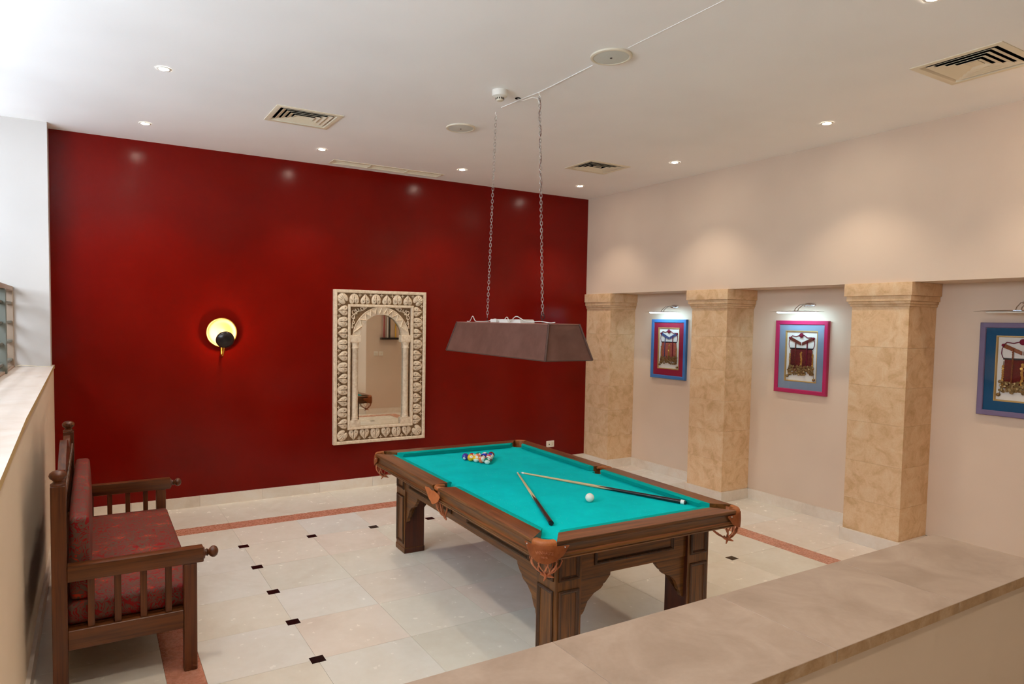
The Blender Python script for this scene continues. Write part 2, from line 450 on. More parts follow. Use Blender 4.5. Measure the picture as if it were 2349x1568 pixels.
# skirting ----------------------------------------------------------
def skirting(name, label, runs, hgt=0.108):
    base = None
    for (ax, x0, x1, y0, y1) in runs:
        L = abs(x1-x0) if ax == 'x' else abs(y1-y0); n = max(1, round(L/0.62))
        for k in range(n):
            if ax == 'x': a = (x0+(x1-x0)*k/n, x0+(x1-x0)*(k+1)/n, y0, y1)
            else: a = (x0, x1, y0+(y1-y0)*k/n, y0+(y1-y0)*(k+1)/n)
            bm = NB(); g = 0.0008
            box(bm, a[0]+(g if ax == 'x' else 0), a[1]-(g if ax == 'x' else 0), a[2]+(g if ax == 'y' else 0), a[3]-(g if ax == 'y' else 0), 0.0, hgt)
            o = finish('skirting_tile' if base else name, bm, M_skirt, base)
            if base is None: base = tag(o, label, None, None, 'structure')
    return base
skirting('baseboard_far', 'pale marble skirting under the red wall', [('x', XL, 0.0, -0.02, 0.0)])
skirting('baseboard_left', 'pale marble skirting behind the bench', [('y', XL, XL+0.02, YF0, -0.02)])
skirting('baseboard_right', 'pale marble skirting in the niches', [('y', XN-0.02, XN, -1.847, -0.48), ('y', XN-0.02, XN, -3.674, -2.327), ('y', XN-0.02, XN, YF0, -4.157)])
skirting('baseboard_front', 'pale marble skirting below the cue rack', [('x', -1.106, XN-0.02, YF0, YF0+0.02)])

# near parapet ------------------------------------------------------
par = sbox('wall_front', M_parapet, -6.13, XE-0.012, YF1+0.012, YF0-0.012, -0.1, 0.858); tag(par, 'tan low wall in the foreground with stone coping')
cx = [-6.13, -5.334, -4.570, -3.806, -3.042, XE]
cop = None
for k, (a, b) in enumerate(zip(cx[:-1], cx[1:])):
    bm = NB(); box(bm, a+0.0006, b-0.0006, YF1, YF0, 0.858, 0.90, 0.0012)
    cop = finish('coping_slab', bm, [M_cop, M_copshade], par)
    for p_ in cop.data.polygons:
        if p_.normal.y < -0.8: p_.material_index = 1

# window sill
bm = NB()
pts = [(XG, 0.0), (XL+0.008, 0.0), (XL+0.008, -0.3), (XL+0.045, -3.6), (XL+0.075, -4.9), (XL+0.08, -6.0), (XL+0.08, YB), (XG, YB)]
prism(bm, pts, lambda u, v, w: (u, v, w), ZS-0.03, ZS)
sill = finish('trim_1', bm, [M_sill, M_silledge]); tag(sill, 'pale stone window sill above the bench', None, None, 'structure')
for p in sill.data.polygons:
    if abs(p.normal.z) < 0.5: p.material_index = 1

# stone pillars -----------------------------------------------------
def pillar(y0, y1, label, jz):
    t = thing('stone_pillar', label, 'pillar', (0, 0, 0), group='limestone pillars along the right wall')
    ym = (y0+y1)/2
    t.location = (0.02, ym, 0); hy = abs(y1-y0)/2; d = XN-0.02
    zs_ = [0.108]+jz+[2.09]
    for a, b in zip(zs_[:-1], zs_[1:]):
        bm = NB(); box(bm, 0, d, -hy, hy, a+0.0004, b-0.0004, 0.0012); finish('stone_block', bm, M_stone, t)
    bm = NB(); box(bm, -0.02, d, -hy-(0.02 if y0 < -0.1 else 0), hy+(0.02 if y1 < -0.1 else 0), 0, 0.108, 0.001); finish('plinth', bm, M_skirt, t)
    for (a, b, o) in ((2.09, 2.112, 0.012), (2.112, 2.135, 0.022), (2.135, 2.18, 0.034), (2.18, 2.29, 0.048)):
        bm = NB(); top = hy+(o if y1 < -0.1 else 0)
        box(bm, -o, d, -hy-o*0.8, top, a, b-0.0006, 0.004, 2); finish('cap_moulding', bm, M_stone, t, 40)
    return t
pillar(-0.48, 0.0, 'limestone pillar in the corner against the red wall', [0.42, 0.76, 1.08, 1.41, 1.76])
pillar(-2.327, -1.847, 'limestone pillar between the blue-framed and the crimson-framed pictures', [0.44, 0.76, 1.09, 1.42, 1.78])
pillar(-4.157, -3.674, 'large limestone pillar nearest the foreground wall', [0.39, 0.73, 1.083, 1.404, 1.742])

# windows -----------------------------------------------------------
def window(n, y0, y1, z0, z1, grille, label):
    bm = NB(); fw = 0.05
    box(bm, XW-0.06, XW+0.012, y1, y0, z1-fw*0.8, z1, 0.004); box(bm, XW-0.06, XW+0.012, y1, y0, z0, z0+0.02, 0.004)
    box(bm, XW-0.06, XW+0.012, y0-fw*0.6, y0, z0, z1, 0.004); box(bm, XW-0.06, XW+0.012, y1, y1+fw*0.6, z0, z1, 0.004)
    f = finish('window_%d' % n, bm, M_grframe); tag(f, label, None, None, 'structure')
    if grille:
        nv = max(1, round((y0-y1)/0.72)); st = (y0-y1)/nv
        for k in range(1, nv):
            bm = NB(); y = y0-k*st; box(bm, XW-0.05, XW+0.025, y-0.018, y+0.018, z0, z1-0.04, 0.004); finish('post', bm, M_gall, f)
        nh = max(1, round((z1-z0)/0.16))
        for k in range(nh):
            z = z0+0.07+k*0.160
            if z > z1-0.09: break
            bm = NB(); box(bm, XW-0.04, XW+0.0, y1+0.03, y0-0.03, z-0.011, z+0.011, 0.003); finish('bar', bm, M_gall, f)
    else:
        for k in range(1, 3):
            y = y0+(y1-y0)*k/3; bm = NB(); box(bm, XW-0.1, XW, y-0.025, y+0.025, z0+0.02, z1-0.04, 0.004); finish('mullion', bm, M_grframe, f)
        bm = NB(); zc = (z0+z1)/2; box(bm, XW-0.1, XW, y1+0.03, y0-0.03, zc-0.02, zc+0.02, 0.004); finish('transom', bm, M_grframe, f)
    return f
window(1, -0.235, -5.98, ZS, 2.145, True, 'grey barred screen on the sill beside the red wall')
NB_ = 3; span = (-0.235+6.6)/NB_
wln = sbox('wall_left_rear', M_parapet, XG-0.12, XG, YB, -6.6, GZ0, GZ1); tag(wln, 'tan wall beside the upper level behind the viewer')
for k in range(NB_):
    y0 = -0.235-k*span; y1 = y0-span; bm = NB()
    for (c_, d, e, f_) in ((y1, y0, GZ0, GZ0+0.05), (y1, y0, GZ1-0.05, GZ1), (y0-0.04, y0, GZ0, GZ1), (y1, y1+0.04, GZ0, GZ1)): box(bm, XG-0.1, XG-0.02, c_, d, e, f_)
    f = finish('window_%d' % (k+2), bm, M_white); tag(f, 'high white framed window above the grey spandrel, %s from the red wall' % ('first', 'second', 'third', 'fourth', 'fifth')[k], None, None, 'structure')
    bm = NB(); box(bm, XG-0.065, XG-0.061, y1+0.03, y0-0.03, GZ0+0.04, GZ1-0.04); finish('pane', bm, M_glass, f)
    bm = NB(); box(bm, XG-0.1, XG-0.02, (y0+y1)/2-0.03, (y0+y1)/2+0.03, GZ0+0.05, GZ1-0.05); finish('mullion', bm, M_white, f)
    portal((XG-0.14, (y0+y1)/2, (GZ0+GZ1)/2), (0, -PI/2, 0), GZ1-GZ0, span)
blocker = sbox('wall_sky_blocker', paint('grey sky blocker paint', (136, 142, 146), 5), -10.6, -10.3, -4.2, 8.0, -3, 7.0); tag(blocker, 'added grey wall blocking sky light outside the far windows')  # unseen wall, added to cut the sky light through the far windows

# =================================================================== OBJECTS
# ------------------------------------------------------------------ pool table
TW, TL, TZ = 0.748, 1.286, 0.80
table = thing('pool_table', 'carved walnut pool table with teal baize and leather net pockets', 'pool table', (-3.0967, -3.2055, 0), (0, 0, math.radians(-1.788)))
RW_, CW = 0.118, 0.042; BED = 0.762
prof_rail = [(0.002, 0.7985), (0.0, 0.795), (0.001, 0.782), (0.008, 0.776), (0.011, 0.770), (0.014, 0.732), (0.006, 0.728), (0.003, 0.720), (0.004, 0.714), (0.010, 0.711), (0.006, 0.707), (0.008, 0.700), (0.02, 0.697), (0.05, 0.697), (0.052, 0.690), (0.06, 0.690), (RW_, 0.70), (RW_, 0.80), (0.006, 0.80)]
def rail(p0, p1, inward, mt, mt_top, k0=0.78, k1=0.78):
    p0, p1, n = Vector(p0), Vector(p1), Vector(inward); bm = NB(); d = (p1-p0).normalized()
    loft(bm, [[(p.x+n.x*a+d.x*a*k, p.y+n.y*a+d.y*a*k, z) for a, z in prof_rail] for p, k in ((p0, k0), (p1, -k1))])
    o = finish('rail', bm, [mt, mt_top], table, 30)
    for p in o.data.polygons:
        if p.normal.z > 0.8: p.material_index = 1
    return o
PC, PS = 0.092, 0.045
for sy in (-1, 1): rail((-TW+PC, sy*TL, 0), (TW-PC, sy*TL, 0), (0, -sy, 0), M_twx, M_topx)
for sx in (-1, 1):
    for s in (-1, 1):
        rail((sx*TW, s*(TL-PC), 0), (sx*TW, s*PS, 0), (-sx, 0, 0), M_twy, M_topy, 0.78, 0.12)
# cushions: (inset from outer edge, z)
prof_c = [(RW_, 0.8005), (RW_+0.028, 0.8015), (RW_+CW-0.008, 0.7995), (RW_+CW, 0.7925), (RW_+CW-0.004, 0.786), (RW_+0.03, BED+0.002), (RW_, BED+0.002)]
def cushion(edge, inward, a0, a1, k0, k1):
    """edge: function(along, inset)->(x, y); k0, k1: how far the nose is cut back at each end"""
    bm = NB(); rings = []
    N = 7
    for i in range(N):
        t = i/(N-1); ring = []
        for (ins, z) in prof_c:
            f = (ins-RW_)/CW
            b0, b1 = a0+k0*f, a1-k1*f
            x, y = edge(b0+(b1-b0)*t, ins); ring.append((x, y, z))
        rings.append(ring)
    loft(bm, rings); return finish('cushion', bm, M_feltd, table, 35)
for sy in (-1, 1):
    cushion(lambda u, i, sy=sy: (u, sy*(TL-i)), None, -TW+RW_+0.066, TW-RW_-0.066, 0.05, 0.05)
for sx in (-1, 1):
    for s in (-1, 1):
        cushion(lambda u, i, sx=sx, s=s: (sx*(TW-i), s*u), None, 0.060, TL-RW_-0.066, 0.014, 0.05)
# baize bed with pocket cut-outs
def arc(cx, cy, r, a0, a1, n): return [(cx+r*math.cos(a0+(a1-a0)*k/n), cy+r*math.sin(a0+(a1-a0)*k/n)) for k in range(n+1)]
hx, hy = TW-RW_+0.004, TL-RW_+0.004
out = []
pr = 0.066
def corner_arc(cx, cy, sx, sy):
    # walk counter-clockwise around the bed; hole centre a little outside the corner of the play area
    a = {(1, -1): (PI, PI/2), (1, 1): (-PI/2, -PI), (-1, 1): (0, -PI/2), (-1, -1): (PI/2, 0)}[(sx, sy)]
    return arc(cx, cy, pr, a[0], a[1], 8)
hcx, hcy = hx+0.006, hy+0.006
out += corner_arc(hcx, -hcy, 1, -1)
out += [(hx, -hcy+pr), (hx, -0.05)] + arc(hx+0.004, 0, 0.05, -PI/2-0.05, -1.5*PI+0.05, 8) + [(hx, 0.05), (hx, hcy-pr)]
out += corner_arc(hcx, hcy, 1, 1)
out += corner_arc(-hcx, hcy, -1, 1)
out += [(-hx, hcy-pr), (-hx, 0.05)] + arc(-hx-0.004, 0, 0.05, PI/2-0.05, -PI/2+0.05, 8) + [(-hx, -0.05), (-hx, -hcy+pr)]
out += corner_arc(-hcx, -hcy, -1, -1)
bm = NB(); prism(bm, out, lambda u, v, w: (u, v, w), BED-0.06, BED); finish('playing_bed', bm, M_felt, table)
# cabinet under the slate
LX, LY = TW-0.179, TL-0.1255
lw, lwy = 0.173, 0.186
bm = NB(); box(bm, -LX+0.05, LX-0.05, -LY+0.05, LY-0.05, 0.62, 0.70); finish('cabinet', bm, M_twy, table)
ROT = {'s': lambda u, v, w: (u, -w, v), 'n': lambda u, v, w: (-u, w, v), 'w': lambda u, v, w: (-w, -u, v), 'e': lambda u, v, w: (w, u, v)}
mould = [(0, 0), (0.0, 0.006), (0.3, 0.012), (0.6, 0.010), (0.8, 0.004), (1.0, 0.002), (1.0, 0)]
def panelframe(name, side, off, u0, u1, v0, v1, mt, parent, wid=0.022):
    bm = NB(); g = ROT[side]; frame_bars(bm, lambda u, v, w: g(u, v, off+w), u0, u1, v0, v1, wid, mould); return finish(name, bm, mt, parent, 30)
AZ0 = 0.515
for side, half, off, mt in (('s', LX-lw, LY-0.020, M_twx), ('n', LX-lw, LY-0.020, M_twx), ('w', LY-lwy, LX-0.006, M_twy), ('e', LY-lwy, LX-0.006, M_twy)):
    bm = NB(); g = ROT[side]
    prism(bm, [(-half-0.03, AZ0), (half+0.03, AZ0), (half+0.03, 0.70), (-half-0.03, 0.70)], lambda u, v, w: g(u, v, w), off-0.03, off)
    ap = finish('apron', bm, mt, table)
    if side in 'sn': panelframe('panel_moulding', side, off, -half+0.10, half-0.10, 0.572, 0.715, M_mould, ap)
    else:
        for s in (-1, 1):
            a, b = sorted((s*0.12, s*(half-0.08))); panelframe('panel_moulding', side, off, a, b, 0.556, 0.715, M_mould, ap)
# scalloped bracket outline (u outward from leg, v height)
brk = [(0, AZ0+0.01), (0.245, AZ0+0.01), (0.245, AZ0-0.004), (0.243, AZ0-0.022), (0.232, AZ0-0.034), (0.222, AZ0-0.037), (0.219, AZ0-0.048), (0.208, AZ0-0.060), (0.196, AZ0-0.064),
       (0.191, AZ0-0.077), (0.176, AZ0-0.090), (0.155, AZ0-0.098), (0.130, AZ0-0.108), (0.106, AZ0-0.124), (0.086, AZ0-0.146), (0.072, AZ0-0.172), (0.062, AZ0-0.198), (0.050, AZ0-0.212),
       (0.043, AZ0-0.216), (0.041, AZ0-0.232), (0.034, AZ0-0.248), (0.020, AZ0-0.256), (0.0, AZ0-0.258)]
for sx in (-1, 1):
    for sy in (-1, 1):
        bm = NB(); box(bm, -lw/2, lw/2, -lwy/2, lwy/2, 0.0, 0.70, 0.003)
        box(bm, -lw/2-0.004, lw/2+0.004, -lwy/2-0.004, lwy/2+0.004, 0.0, 0.045, 0.003)
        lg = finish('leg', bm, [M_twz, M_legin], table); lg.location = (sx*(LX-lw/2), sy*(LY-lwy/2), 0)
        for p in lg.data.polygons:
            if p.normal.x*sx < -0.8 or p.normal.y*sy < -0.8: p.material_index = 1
        for side, off, hw in ((('s' if sy < 0 else 'n'), lwy/2, lw/2), (('w' if sx < 0 else 'e'), lw/2, lwy/2)):
            panelframe('panel_moulding', side, off, -hw+0.018, hw-0.018, 0.075, 0.472, M_mould, lg)
            panelframe('panel_moulding', side, off, -hw+0.018, hw-0.018, 0.525, 0.72, M_mould, lg)
        bm = NB(); xi = sx*(LX-lw); prism(bm, [(xi-sx*(u-0.02), v) for u, v in brk], lambda u, v, w: (u, sy*w, v), LY-0.058, LY-0.030)
        finish('bracket', bm, M_twx, table)
        bm = NB(); yi = sy*(LY-lwy); prism(bm, [(yi-sy*(u-0.02), v) for u, v in brk], lambda u, v, w: (sx*w, u, v), LX-0.040, LX-0.012)
        finish('bracket', bm, M_twy, table)

# pockets
def corner_pocket(sx, sy, text=None):
    def P(x, y, z): return Vector((sx*(TW-x), sy*(TL-y), z))     # x, y inset from the outer corner
    cc, R = 0.092, 0.066
    path = [(0.026, 0.094)] + [(cc-R*math.cos(a), cc-R*math.sin(a)) for a in [k*PI/2/8 for k in range(9)]] + [(0.094, 0.026)]
    sec = [(-0.0255, 0.766), (-0.0255, 0.790), (-0.020, 0.800), (-0.008, 0.8035), (0.008, 0.8035), (0.017, 0.798), (0.020, 0.785), (0.020, 0.725), (0.012, 0.725), (0.004, 0.766)]
    rings = []
    for i, (x, y) in enumerate(path):
        a = min(max((i-1)/8, 0), 1)*PI/2; dx, dy = math.cos(a), math.sin(a)   # inward normal
        rings.append([P(x+dx*o, y+dy*o, z) for o, z in sec])
    bm = NB(); loft(bm, rings); rim = finish('pocket_rim', bm, M_rim, table, 45)
    # leather flap
    N, K = 28, 6; Ro = 0.0945; total = 0.06+Ro*PI/2+0.075
    def onp(s, o):
        if s < 0.06: return (-0.003-o, cc+0.06-s)
        s2 = s-0.06
        if s2 < Ro*PI/2:
            a = s2/Ro; return (cc-(Ro+0.001+o)*math.cos(a), cc-(Ro+0.001+o)*math.sin(a))
        return (cc+(s2-Ro*PI/2), -0.003-o)
    def zb(t):
        q = abs(t); return 0.765-0.078*max(0, 1-q**1.9)**0.85 + (0.006*math.sin(9*t+sx+sy) if q > 0.6 else 0)
    bm = NB(); V = []
    for i in range(N+1):
        t = -1+2*i/N; s = (t+1)/2*total; col_ = []
        z0, z1 = zb(t), 0.780-0.006*abs(t)
        for k in range(K+1):
            z = z1+(min(z0, z1-0.006)-z1)*k/K; o = 0.003*math.sin(PI*k/K)
            a = onp(s, o); col_.append(bm.verts.new(P(a[0], a[1], z)))
        V.append(col_)
    for i in range(N):
        for k in range(K): bm.faces.new((V[i][k], V[i+1][k], V[i+1][k+1], V[i][k+1]))
    r = bmesh.ops.solidify(bm, geom=bm.faces[:], thickness=0.003)
    flap = finish('leather_flap', bm, M_leath, rim, 50)
    for t in (0.10, 0.90):
        bm = NB(); a = onp(total*t, 0.005); p = P(a[0], a[1], 0.768)
        bmesh.ops.create_icosphere(bm, subdivisions=2, radius=0.0045, matrix=Matrix.Translation(p)); finish('rivet', bm, M_chrome, rim, 60)
    # net
    bm = NB(); kn = P(0.080, 0.072, 0.606)
    starts = []
    for k in range(10):
        a = -0.5+k*(PI/2+1.0)/9; starts.append((cc-0.080*math.cos(a), cc-0.080*math.sin(a)))
    starts += [(cc+0.045, cc+0.060), (cc+0.07, cc+0.03)]
    for k, (x, y) in enumerate(starts):
        tx, ty = -(y-cc), (x-cc); L_ = math.hypot(tx, ty) or 1; tx, ty = tx/L_, ty/L_; zig = 0.015 if k % 2 else -0.015
        def Q(f, g, z): return P(x*f+0.080*(1-f)+tx*g, y*f+0.072*(1-f)+ty*g, z)
        tube(bm, [Q(0.98, 0, 0.728), Q(1.04, zig*0.3, 0.704), Q(1.06, zig, 0.682), Q(0.96, zig*0.2, 0.656), Q(0.66, -zig*0.5, 0.632), Q(0.25, 0, 0.612), kn], [0.0035, 0.0040, 0.0045, 0.0048, 0.0055, 0.006, 0.006], 6, flat=0.6)
    tube(bm, [kn+Vector((-0.034, 0, 0.010)), kn+Vector((-0.012, 0, 0)), kn+Vector((0.022, -0.008, -0.010)), kn+Vector((0.040, -0.012, -0.018))], [0.005, 0.010, 0.008, 0.003], 6)
    tube(bm, [kn+Vector((0, 0.024, 0.008)), kn+Vector((-0.008, -0.008, -0.008)), kn+Vector((-0.026, -0.016, -0.024))], [0.006, 0.008, 0.003], 6)
    finish('pocket_net', bm, M_strap, rim, 60)
    # dark throat lining
    bm = NB(); loft(bm, [[P(cc+0.012+0.066*math.cos(a), cc+0.012+0.066*math.sin(a), z) for a in [PI/2+0.1+k*(PI-0.2)/10 for k in range(11)]] for z in (0.79, 0.70)], False, False)
    finish('throat_lining', bm, M_strap, rim, 60)
    if text:
        cu = bpy.data.curves.new('emboss', 'FONT'); dg = None
        for (s, size, zc) in text:
            cu.body = s; cu.size = size; cu.align_x = 'CENTER'; cu.extrude = 0.0009; cu.space_character = 0.95
            tmp = bpy.data.objects.new('emboss', cu); C.objects.link(tmp)
            dg = bpy.context.evaluated_depsgraph_get()
            me = bpy.data.meshes.new_from_object(tmp.evaluated_get(dg)); C.objects.unlink(tmp); bpy.data.objects.remove(tmp)
            for v in me.vertices:
                sarc = total/2 + v.co.x; arch = -0.006*(v.co.x/0.05)**2*(1 if size > 0.016 else 0)
                a = onp(sarc, 0.0062+v.co.z); p = P(a[0], a[1], zc+v.co.y*1.25+arch); v.co = p
            me.materials.clear(); me.materials.append(M_strap)
            o = bpy.data.objects.new('embossed_lettering', me); C.objects.link(o); o.parent = rim
        bpy.data.curves.remove(cu)
    return rim
corner_pocket(-1, -1, [('WINHAUSE', 0.018, 0.738), ('Billards', 0.012, 0.718)])
corner_pocket(1, -1); corner_pocket(-1, 1); corner_pocket(1, 1)

def side_pocket(sx):
    def P(x, y, z): return Vector((sx*(TW-x), y, z))
    path = [(0.09, -0.047), (0.05, -0.046)] + [(0.05-0.036*math.cos(a), 0.0+0.046*math.sin(a)) for a in [-PI/2*0.8+k*PI*0.8/8 for k in range(9)]] + [(0.05, 0.046), (0.09, 0.047)]
    bm = NB(); tube(bm, [P(x, y, 0.786) for x, y in path], [0.010, 0.014]+[0.017]*9+[0.014, 0.010], 10)
    rim = finish('pocket_rim', bm, M_rim, table, 50)
    ol = [(-0.085, 0.776), (-0.05, 0.782), (-0.02, 0.772), (0.0, 0.778), (0.03, 0.775), (0.055, 0.768), (0.07, 0.755), (0.062, 0.728), (0.04, 0.708), (0.012, 0.690), (0.0, 0.690), (-0.014, 0.702), (-0.035, 0.712), (-0.052, 0.735), (-0.066, 0.756), (-0.09, 0.770)]
    bm = NB(); prism(bm, ol, lambda u, v, w: P(-w-0.012-0.12*max(0, 0.77-v), (-sx*u if sx > 0 else -u)*1.5, v-0.004), 0.001, 0.005)
    finish('leather_flap', bm, M_leath, rim)
    bm = NB(); kn = P(0.07, -0.01, 0.585)
    for k in range(8):
        a = -PI/2+k*PI/7; x, y = 0.062-0.052*math.cos(a), 0.052*math.sin(a); z = 0.012 if k % 2 else -0.012
        tube(bm, [P(x, y, 0.735), P(x, y+z*0.5, 0.69), P(x*0.85+0.07*0.15, y*0.8+z, 0.645), P(x*0.4+0.07*0.6, y*0.35-0.006, 0.605), kn], [0.004, 0.0045, 0.005, 0.006, 0.006], 6)
    tube(bm, [kn+Vector((0, 0.022, 0.01)), kn, kn+Vector((0.0, -0.022, -0.014))], [0.006, 0.011, 0.004], 6)
    finish('pocket_net', bm, M_strap, rim, 60)
    bm = NB(); loft(bm, [[P(0.066-0.045*math.cos(a), 0.045*math.sin(a), z) for a in [-PI/2+k*PI/8 for k in range(9)]] for z in (0.785, 0.70)], False, False)
    finish('throat_lining', bm, M_strap, rim, 60)
side_pocket(-1); side_pocket(1)

# ------------------------------------------------------------------ balls
BR = 0.0286
def ball_mat(name, c, stripe):
    m = mat(name, c, 0.08, 0.5, coat=0.3); t = NT(m)
    tc = t.n('ShaderNodeTexCoord'); sp = t.n('ShaderNodeSeparateXYZ'); t.l(tc.outputs['Object'], sp.inputs[0])
    base = None
    if stripe:
        ab = t.n('ShaderNodeMath', operation='ABSOLUTE'); t.l(sp.outputs['Z'], ab.inputs[0])
        lt = t.n('ShaderNodeMath', operation='LESS_THAN'); lt.inputs[1].default_value = 0.0155; t.l(ab.outputs[0], lt.inputs[0])
        base = t.mix(lt.outputs[0], (238, 236, 224), c)
    ln = t.n('ShaderNodeVectorMath', operation='LENGTH'); cb = t.n('ShaderNodeCombineXYZ')
    t.l(sp.outputs['Y'], cb.inputs[0]); t.l(sp.outputs['Z'], cb.inputs[1]); t.l(cb.outputs[0], ln.inputs[0])
    l2 = t.n('ShaderNodeMath', operation='LESS_THAN'); l2.inputs[1].default_value = 0.0115; t.l(ln.outputs['Value'], l2.inputs[0])
    t.col(t.mix(l2.outputs[0], base if base is not None else c, (242, 240, 230)))
    return m
bm = NB(); bmesh.ops.create_uvsphere(bm, u_segments=32, v_segments=18, radius=BR)
cue_ball = finish('cue_ball', bm, mat('ivory cue ball', (236, 232, 220), 0.1, 0.5), None, 180)
tag(cue_ball, 'plain ivory white cue ball between the two cues', 'ball')
cue_ball.location = (-3.068, -3.852, BED+BR+0.0003)
RACK = [  # number, colour, stripe, row (0 = front row of five), index, label words
    (4, (66, 52, 150), 0, 0, 0, 'solid violet numbered ball at the left end of the front row'),
    (1, (244, 186, 24), 0, 0, 1, 'solid yellow numbered ball second in the front row'),
    (9, (240, 186, 40), 1, 0, 2, 'yellow striped ball in the middle of the front row'),
    (13, (240, 112, 70), 1, 0, 3, 'orange striped ball fourth in the front row'),
    (14, (14, 120, 92), 1, 0, 4, 'green striped ball at the right end of the front row'),
    (15, (170, 44, 66), 1, 1, 0, 'crimson striped ball behind the violet and yellow balls'),
    (5, (238, 120, 84), 1, 1, 1, 'coral striped ball behind the yellow balls'),
    (8, (26, 26, 34), 0, 1, 2, 'black ball behind the orange striped ball'),
    (11, (206, 40, 52), 1, 1, 3, 'red striped ball behind the green striped ball'),
    (6, (16, 110, 86), 0, 2, 0, 'solid green ball in the third row'),
    (2, (34, 42, 190), 0, 2, 1, 'solid bright blue ball in the middle of the third row'),
    (3, (214, 58, 68), 1, 2, 2, 'red and white ball at the right end of the third row'),
    (12, (74, 40, 120), 1, 3, 0, 'purple striped ball in the fourth row'),
    (10, (38, 54, 188), 1, 3, 1, 'blue striped ball on the right of the fourth row'),
    (7, (120, 26, 40), 0, 4, 0, 'maroon ball at the tip of the triangle'),
]
e_row = Vector((0.089, -0.231)).normalized(); e_dep = Vector((-e_row.y, e_row.x))
p00 = Vector((-3.168, -2.378))
def orient(xd, zd):
    X = Vector(xd).normalized(); Zv = Vector(zd); Zv = (Zv-X*Zv.dot(X)).normalized(); Y = Zv.cross(X)
    return Matrix(((X.x, Y.x, Zv.x), (X.y, Y.y, Zv.y), (X.z, Y.z, Zv.z))).to_euler()
ROTS = {4: orient((-0.85, -0.62, -0.40), (0, 0, 1)), 1: orient((-0.25, -0.85, 0.50), (0, 0, 1)), 9: orient((-0.25, -0.80, 0.85), (-0.40, -0.80, -0.75)),
        13: orient((-0.5, 0.2, 0.9), (0.45, -0.83, 0.1)), 14: orient((0.1, -0.9, 0.95), (-0.45, -0.85, -0.35)), 15: orient((0.6, 0.6, 0.2), (-0.9, -0.1, -0.2)),
        5: orient((0.5, 0.6, 0.3), (-0.9, -0.2, -0.1)), 8: orient((-0.2, -0.8, 0.6), (0, 0, 1)), 11: orient((-0.1, -0.9, -0.2), (0.3, 0.1, 0.9)), 3: orient((0.4, 0.7, 0.3), (0.8, -0.4, 0.2)), 10: orient((0.4, 0.7, 0.3), (0.8, -0.5, 0.1)), 2: orient((0.4, 0.7, 0.3), (0.8, -0.5, 0.1))}
fontc = {}
for num, c, st, row, idx, lab in RACK:
    o = dup(cue_ball); o.data = cue_ball.data.copy(); o.data.materials.clear(); o.data.materials.append(ball_mat('ball %d' % num, c, st))
    o.name = 'pool_ball'
    p = p00+e_row*(0.0576*(idx+row*0.5))+e_dep*(0.0576*0.8660*row)
    o.location = (p.x, p.y, BED+BR); tag(o, lab+' of the racked triangle', 'ball', 'racked pool balls')
    o.rotation_euler = ROTS.get(num, (random.uniform(-1.2, 1.2), random.uniform(-1, 1), random.uniform(-2.6, -0.8)))
    if num in (4, 1, 9, 14, 8, 11):
        fc = bpy.data.curves.new('number', 'FONT'); fc.body = str(num); fc.size = 0.0135 if num < 10 else 0.010; fc.align_x = 'CENTER'; fc.align_y = 'CENTER'
        tmp = bpy.data.objects.new('tmp', fc); C.objects.link(tmp)
        me = bpy.data.meshes.new_from_object(tmp.evaluated_get(bpy.context.evaluated_depsgraph_get()))
        C.objects.unlink(tmp); bpy.data.objects.remove(tmp); bpy.data.curves.remove(fc); me.materials.clear(); me.materials.append(M_blackm)
        fo = bpy.data.objects.new('printed_number', me); C.objects.link(fo); fo.parent = o
        fo.rotation_euler = (PI/2, 0, PI/2); fo.location = (BR+0.0002, 0, 0)

# ------------------------------------------------------------------ cues
M_maple = wood('pale maple shaft', (206, 168, 118), (232, 202, 158), 'z', 10, 0.3, 0.3)
M_butt = wood('dark stained butt', (38, 18, 14), (66, 34, 28), 'z', 18, 0.3)
M_butt2 = mat('black lacquered butt', (30, 20, 20), 0.2, 0.5, coat=0.3)
M_ferr = mat('white ferrule', (236, 232, 224), 0.35)
M_tipl = mat('blue chalked tip', (120, 150, 160), 0.9)
def cue(tip, butt, label, bmat, capmat, capname, L0):
    t_, b_ = Vector(tip), Vector(butt); d = (b_-t_); L = d.length; q = d.to_track_quat('Z', 'Y')
    t = thing('cue_stick', label, 'cue', tip, q.to_euler(), 'cues lying on the table')
    def rad(s): return 0.0058+(0.0142-0.0058)*s
    def seg(name, s0, s1, m, k=1.0):
        bm = NB(); lathe(bm, [(rad(s0)*k, s0*L), (rad((s0+s1)/2)*k, (s0+s1)/2*L), (rad(s1)*k, s1*L)], 16); return finish(name, bm, m, t, 40)
    seg('tip', 0.0, 0.006, M_tipl); seg('ferrule', 0.006, 0.022, M_ferr); seg('shaft', 0.022, L0, M_maple); seg('butt', L0, 0.975, bmat)
    bt = None
    for k in range(4):          # spliced points running up the shaft
        bm = NB(); a = k*PI/2+PI/4; pts = []
        s_a, s_b = L0, L0-0.10
        rings = []
        for j in range(7):
            f = j/6; s = s_a+(s_b-s_a)*f; half = (PI/4)*(1-f)+0.001
            rings.append([Vector(((rad(s)+0.0004)*math.cos(a+x), (rad(s)+0.0004)*math.sin(a+x), s*L)) for x in (-half, -half/2, 0, half/2, half)])
        loft(bm, rings, False, False); finish('splice_point', bm, bmat, t, 60)
    seg(capname, 0.975, 0.993, capmat, 1.03); seg('bumper', 0.993, 1.0, M_blackm, 0.8)
    return t
zt = BED+0.0062; zbt = BED+0.0148
cue((-3.045, -2.972, zt), (-3.590, -4.150, zbt), 'cue with dark brown butt pointing at the near left pocket', M_butt, M_blackm, 'butt_cap', 0.62)
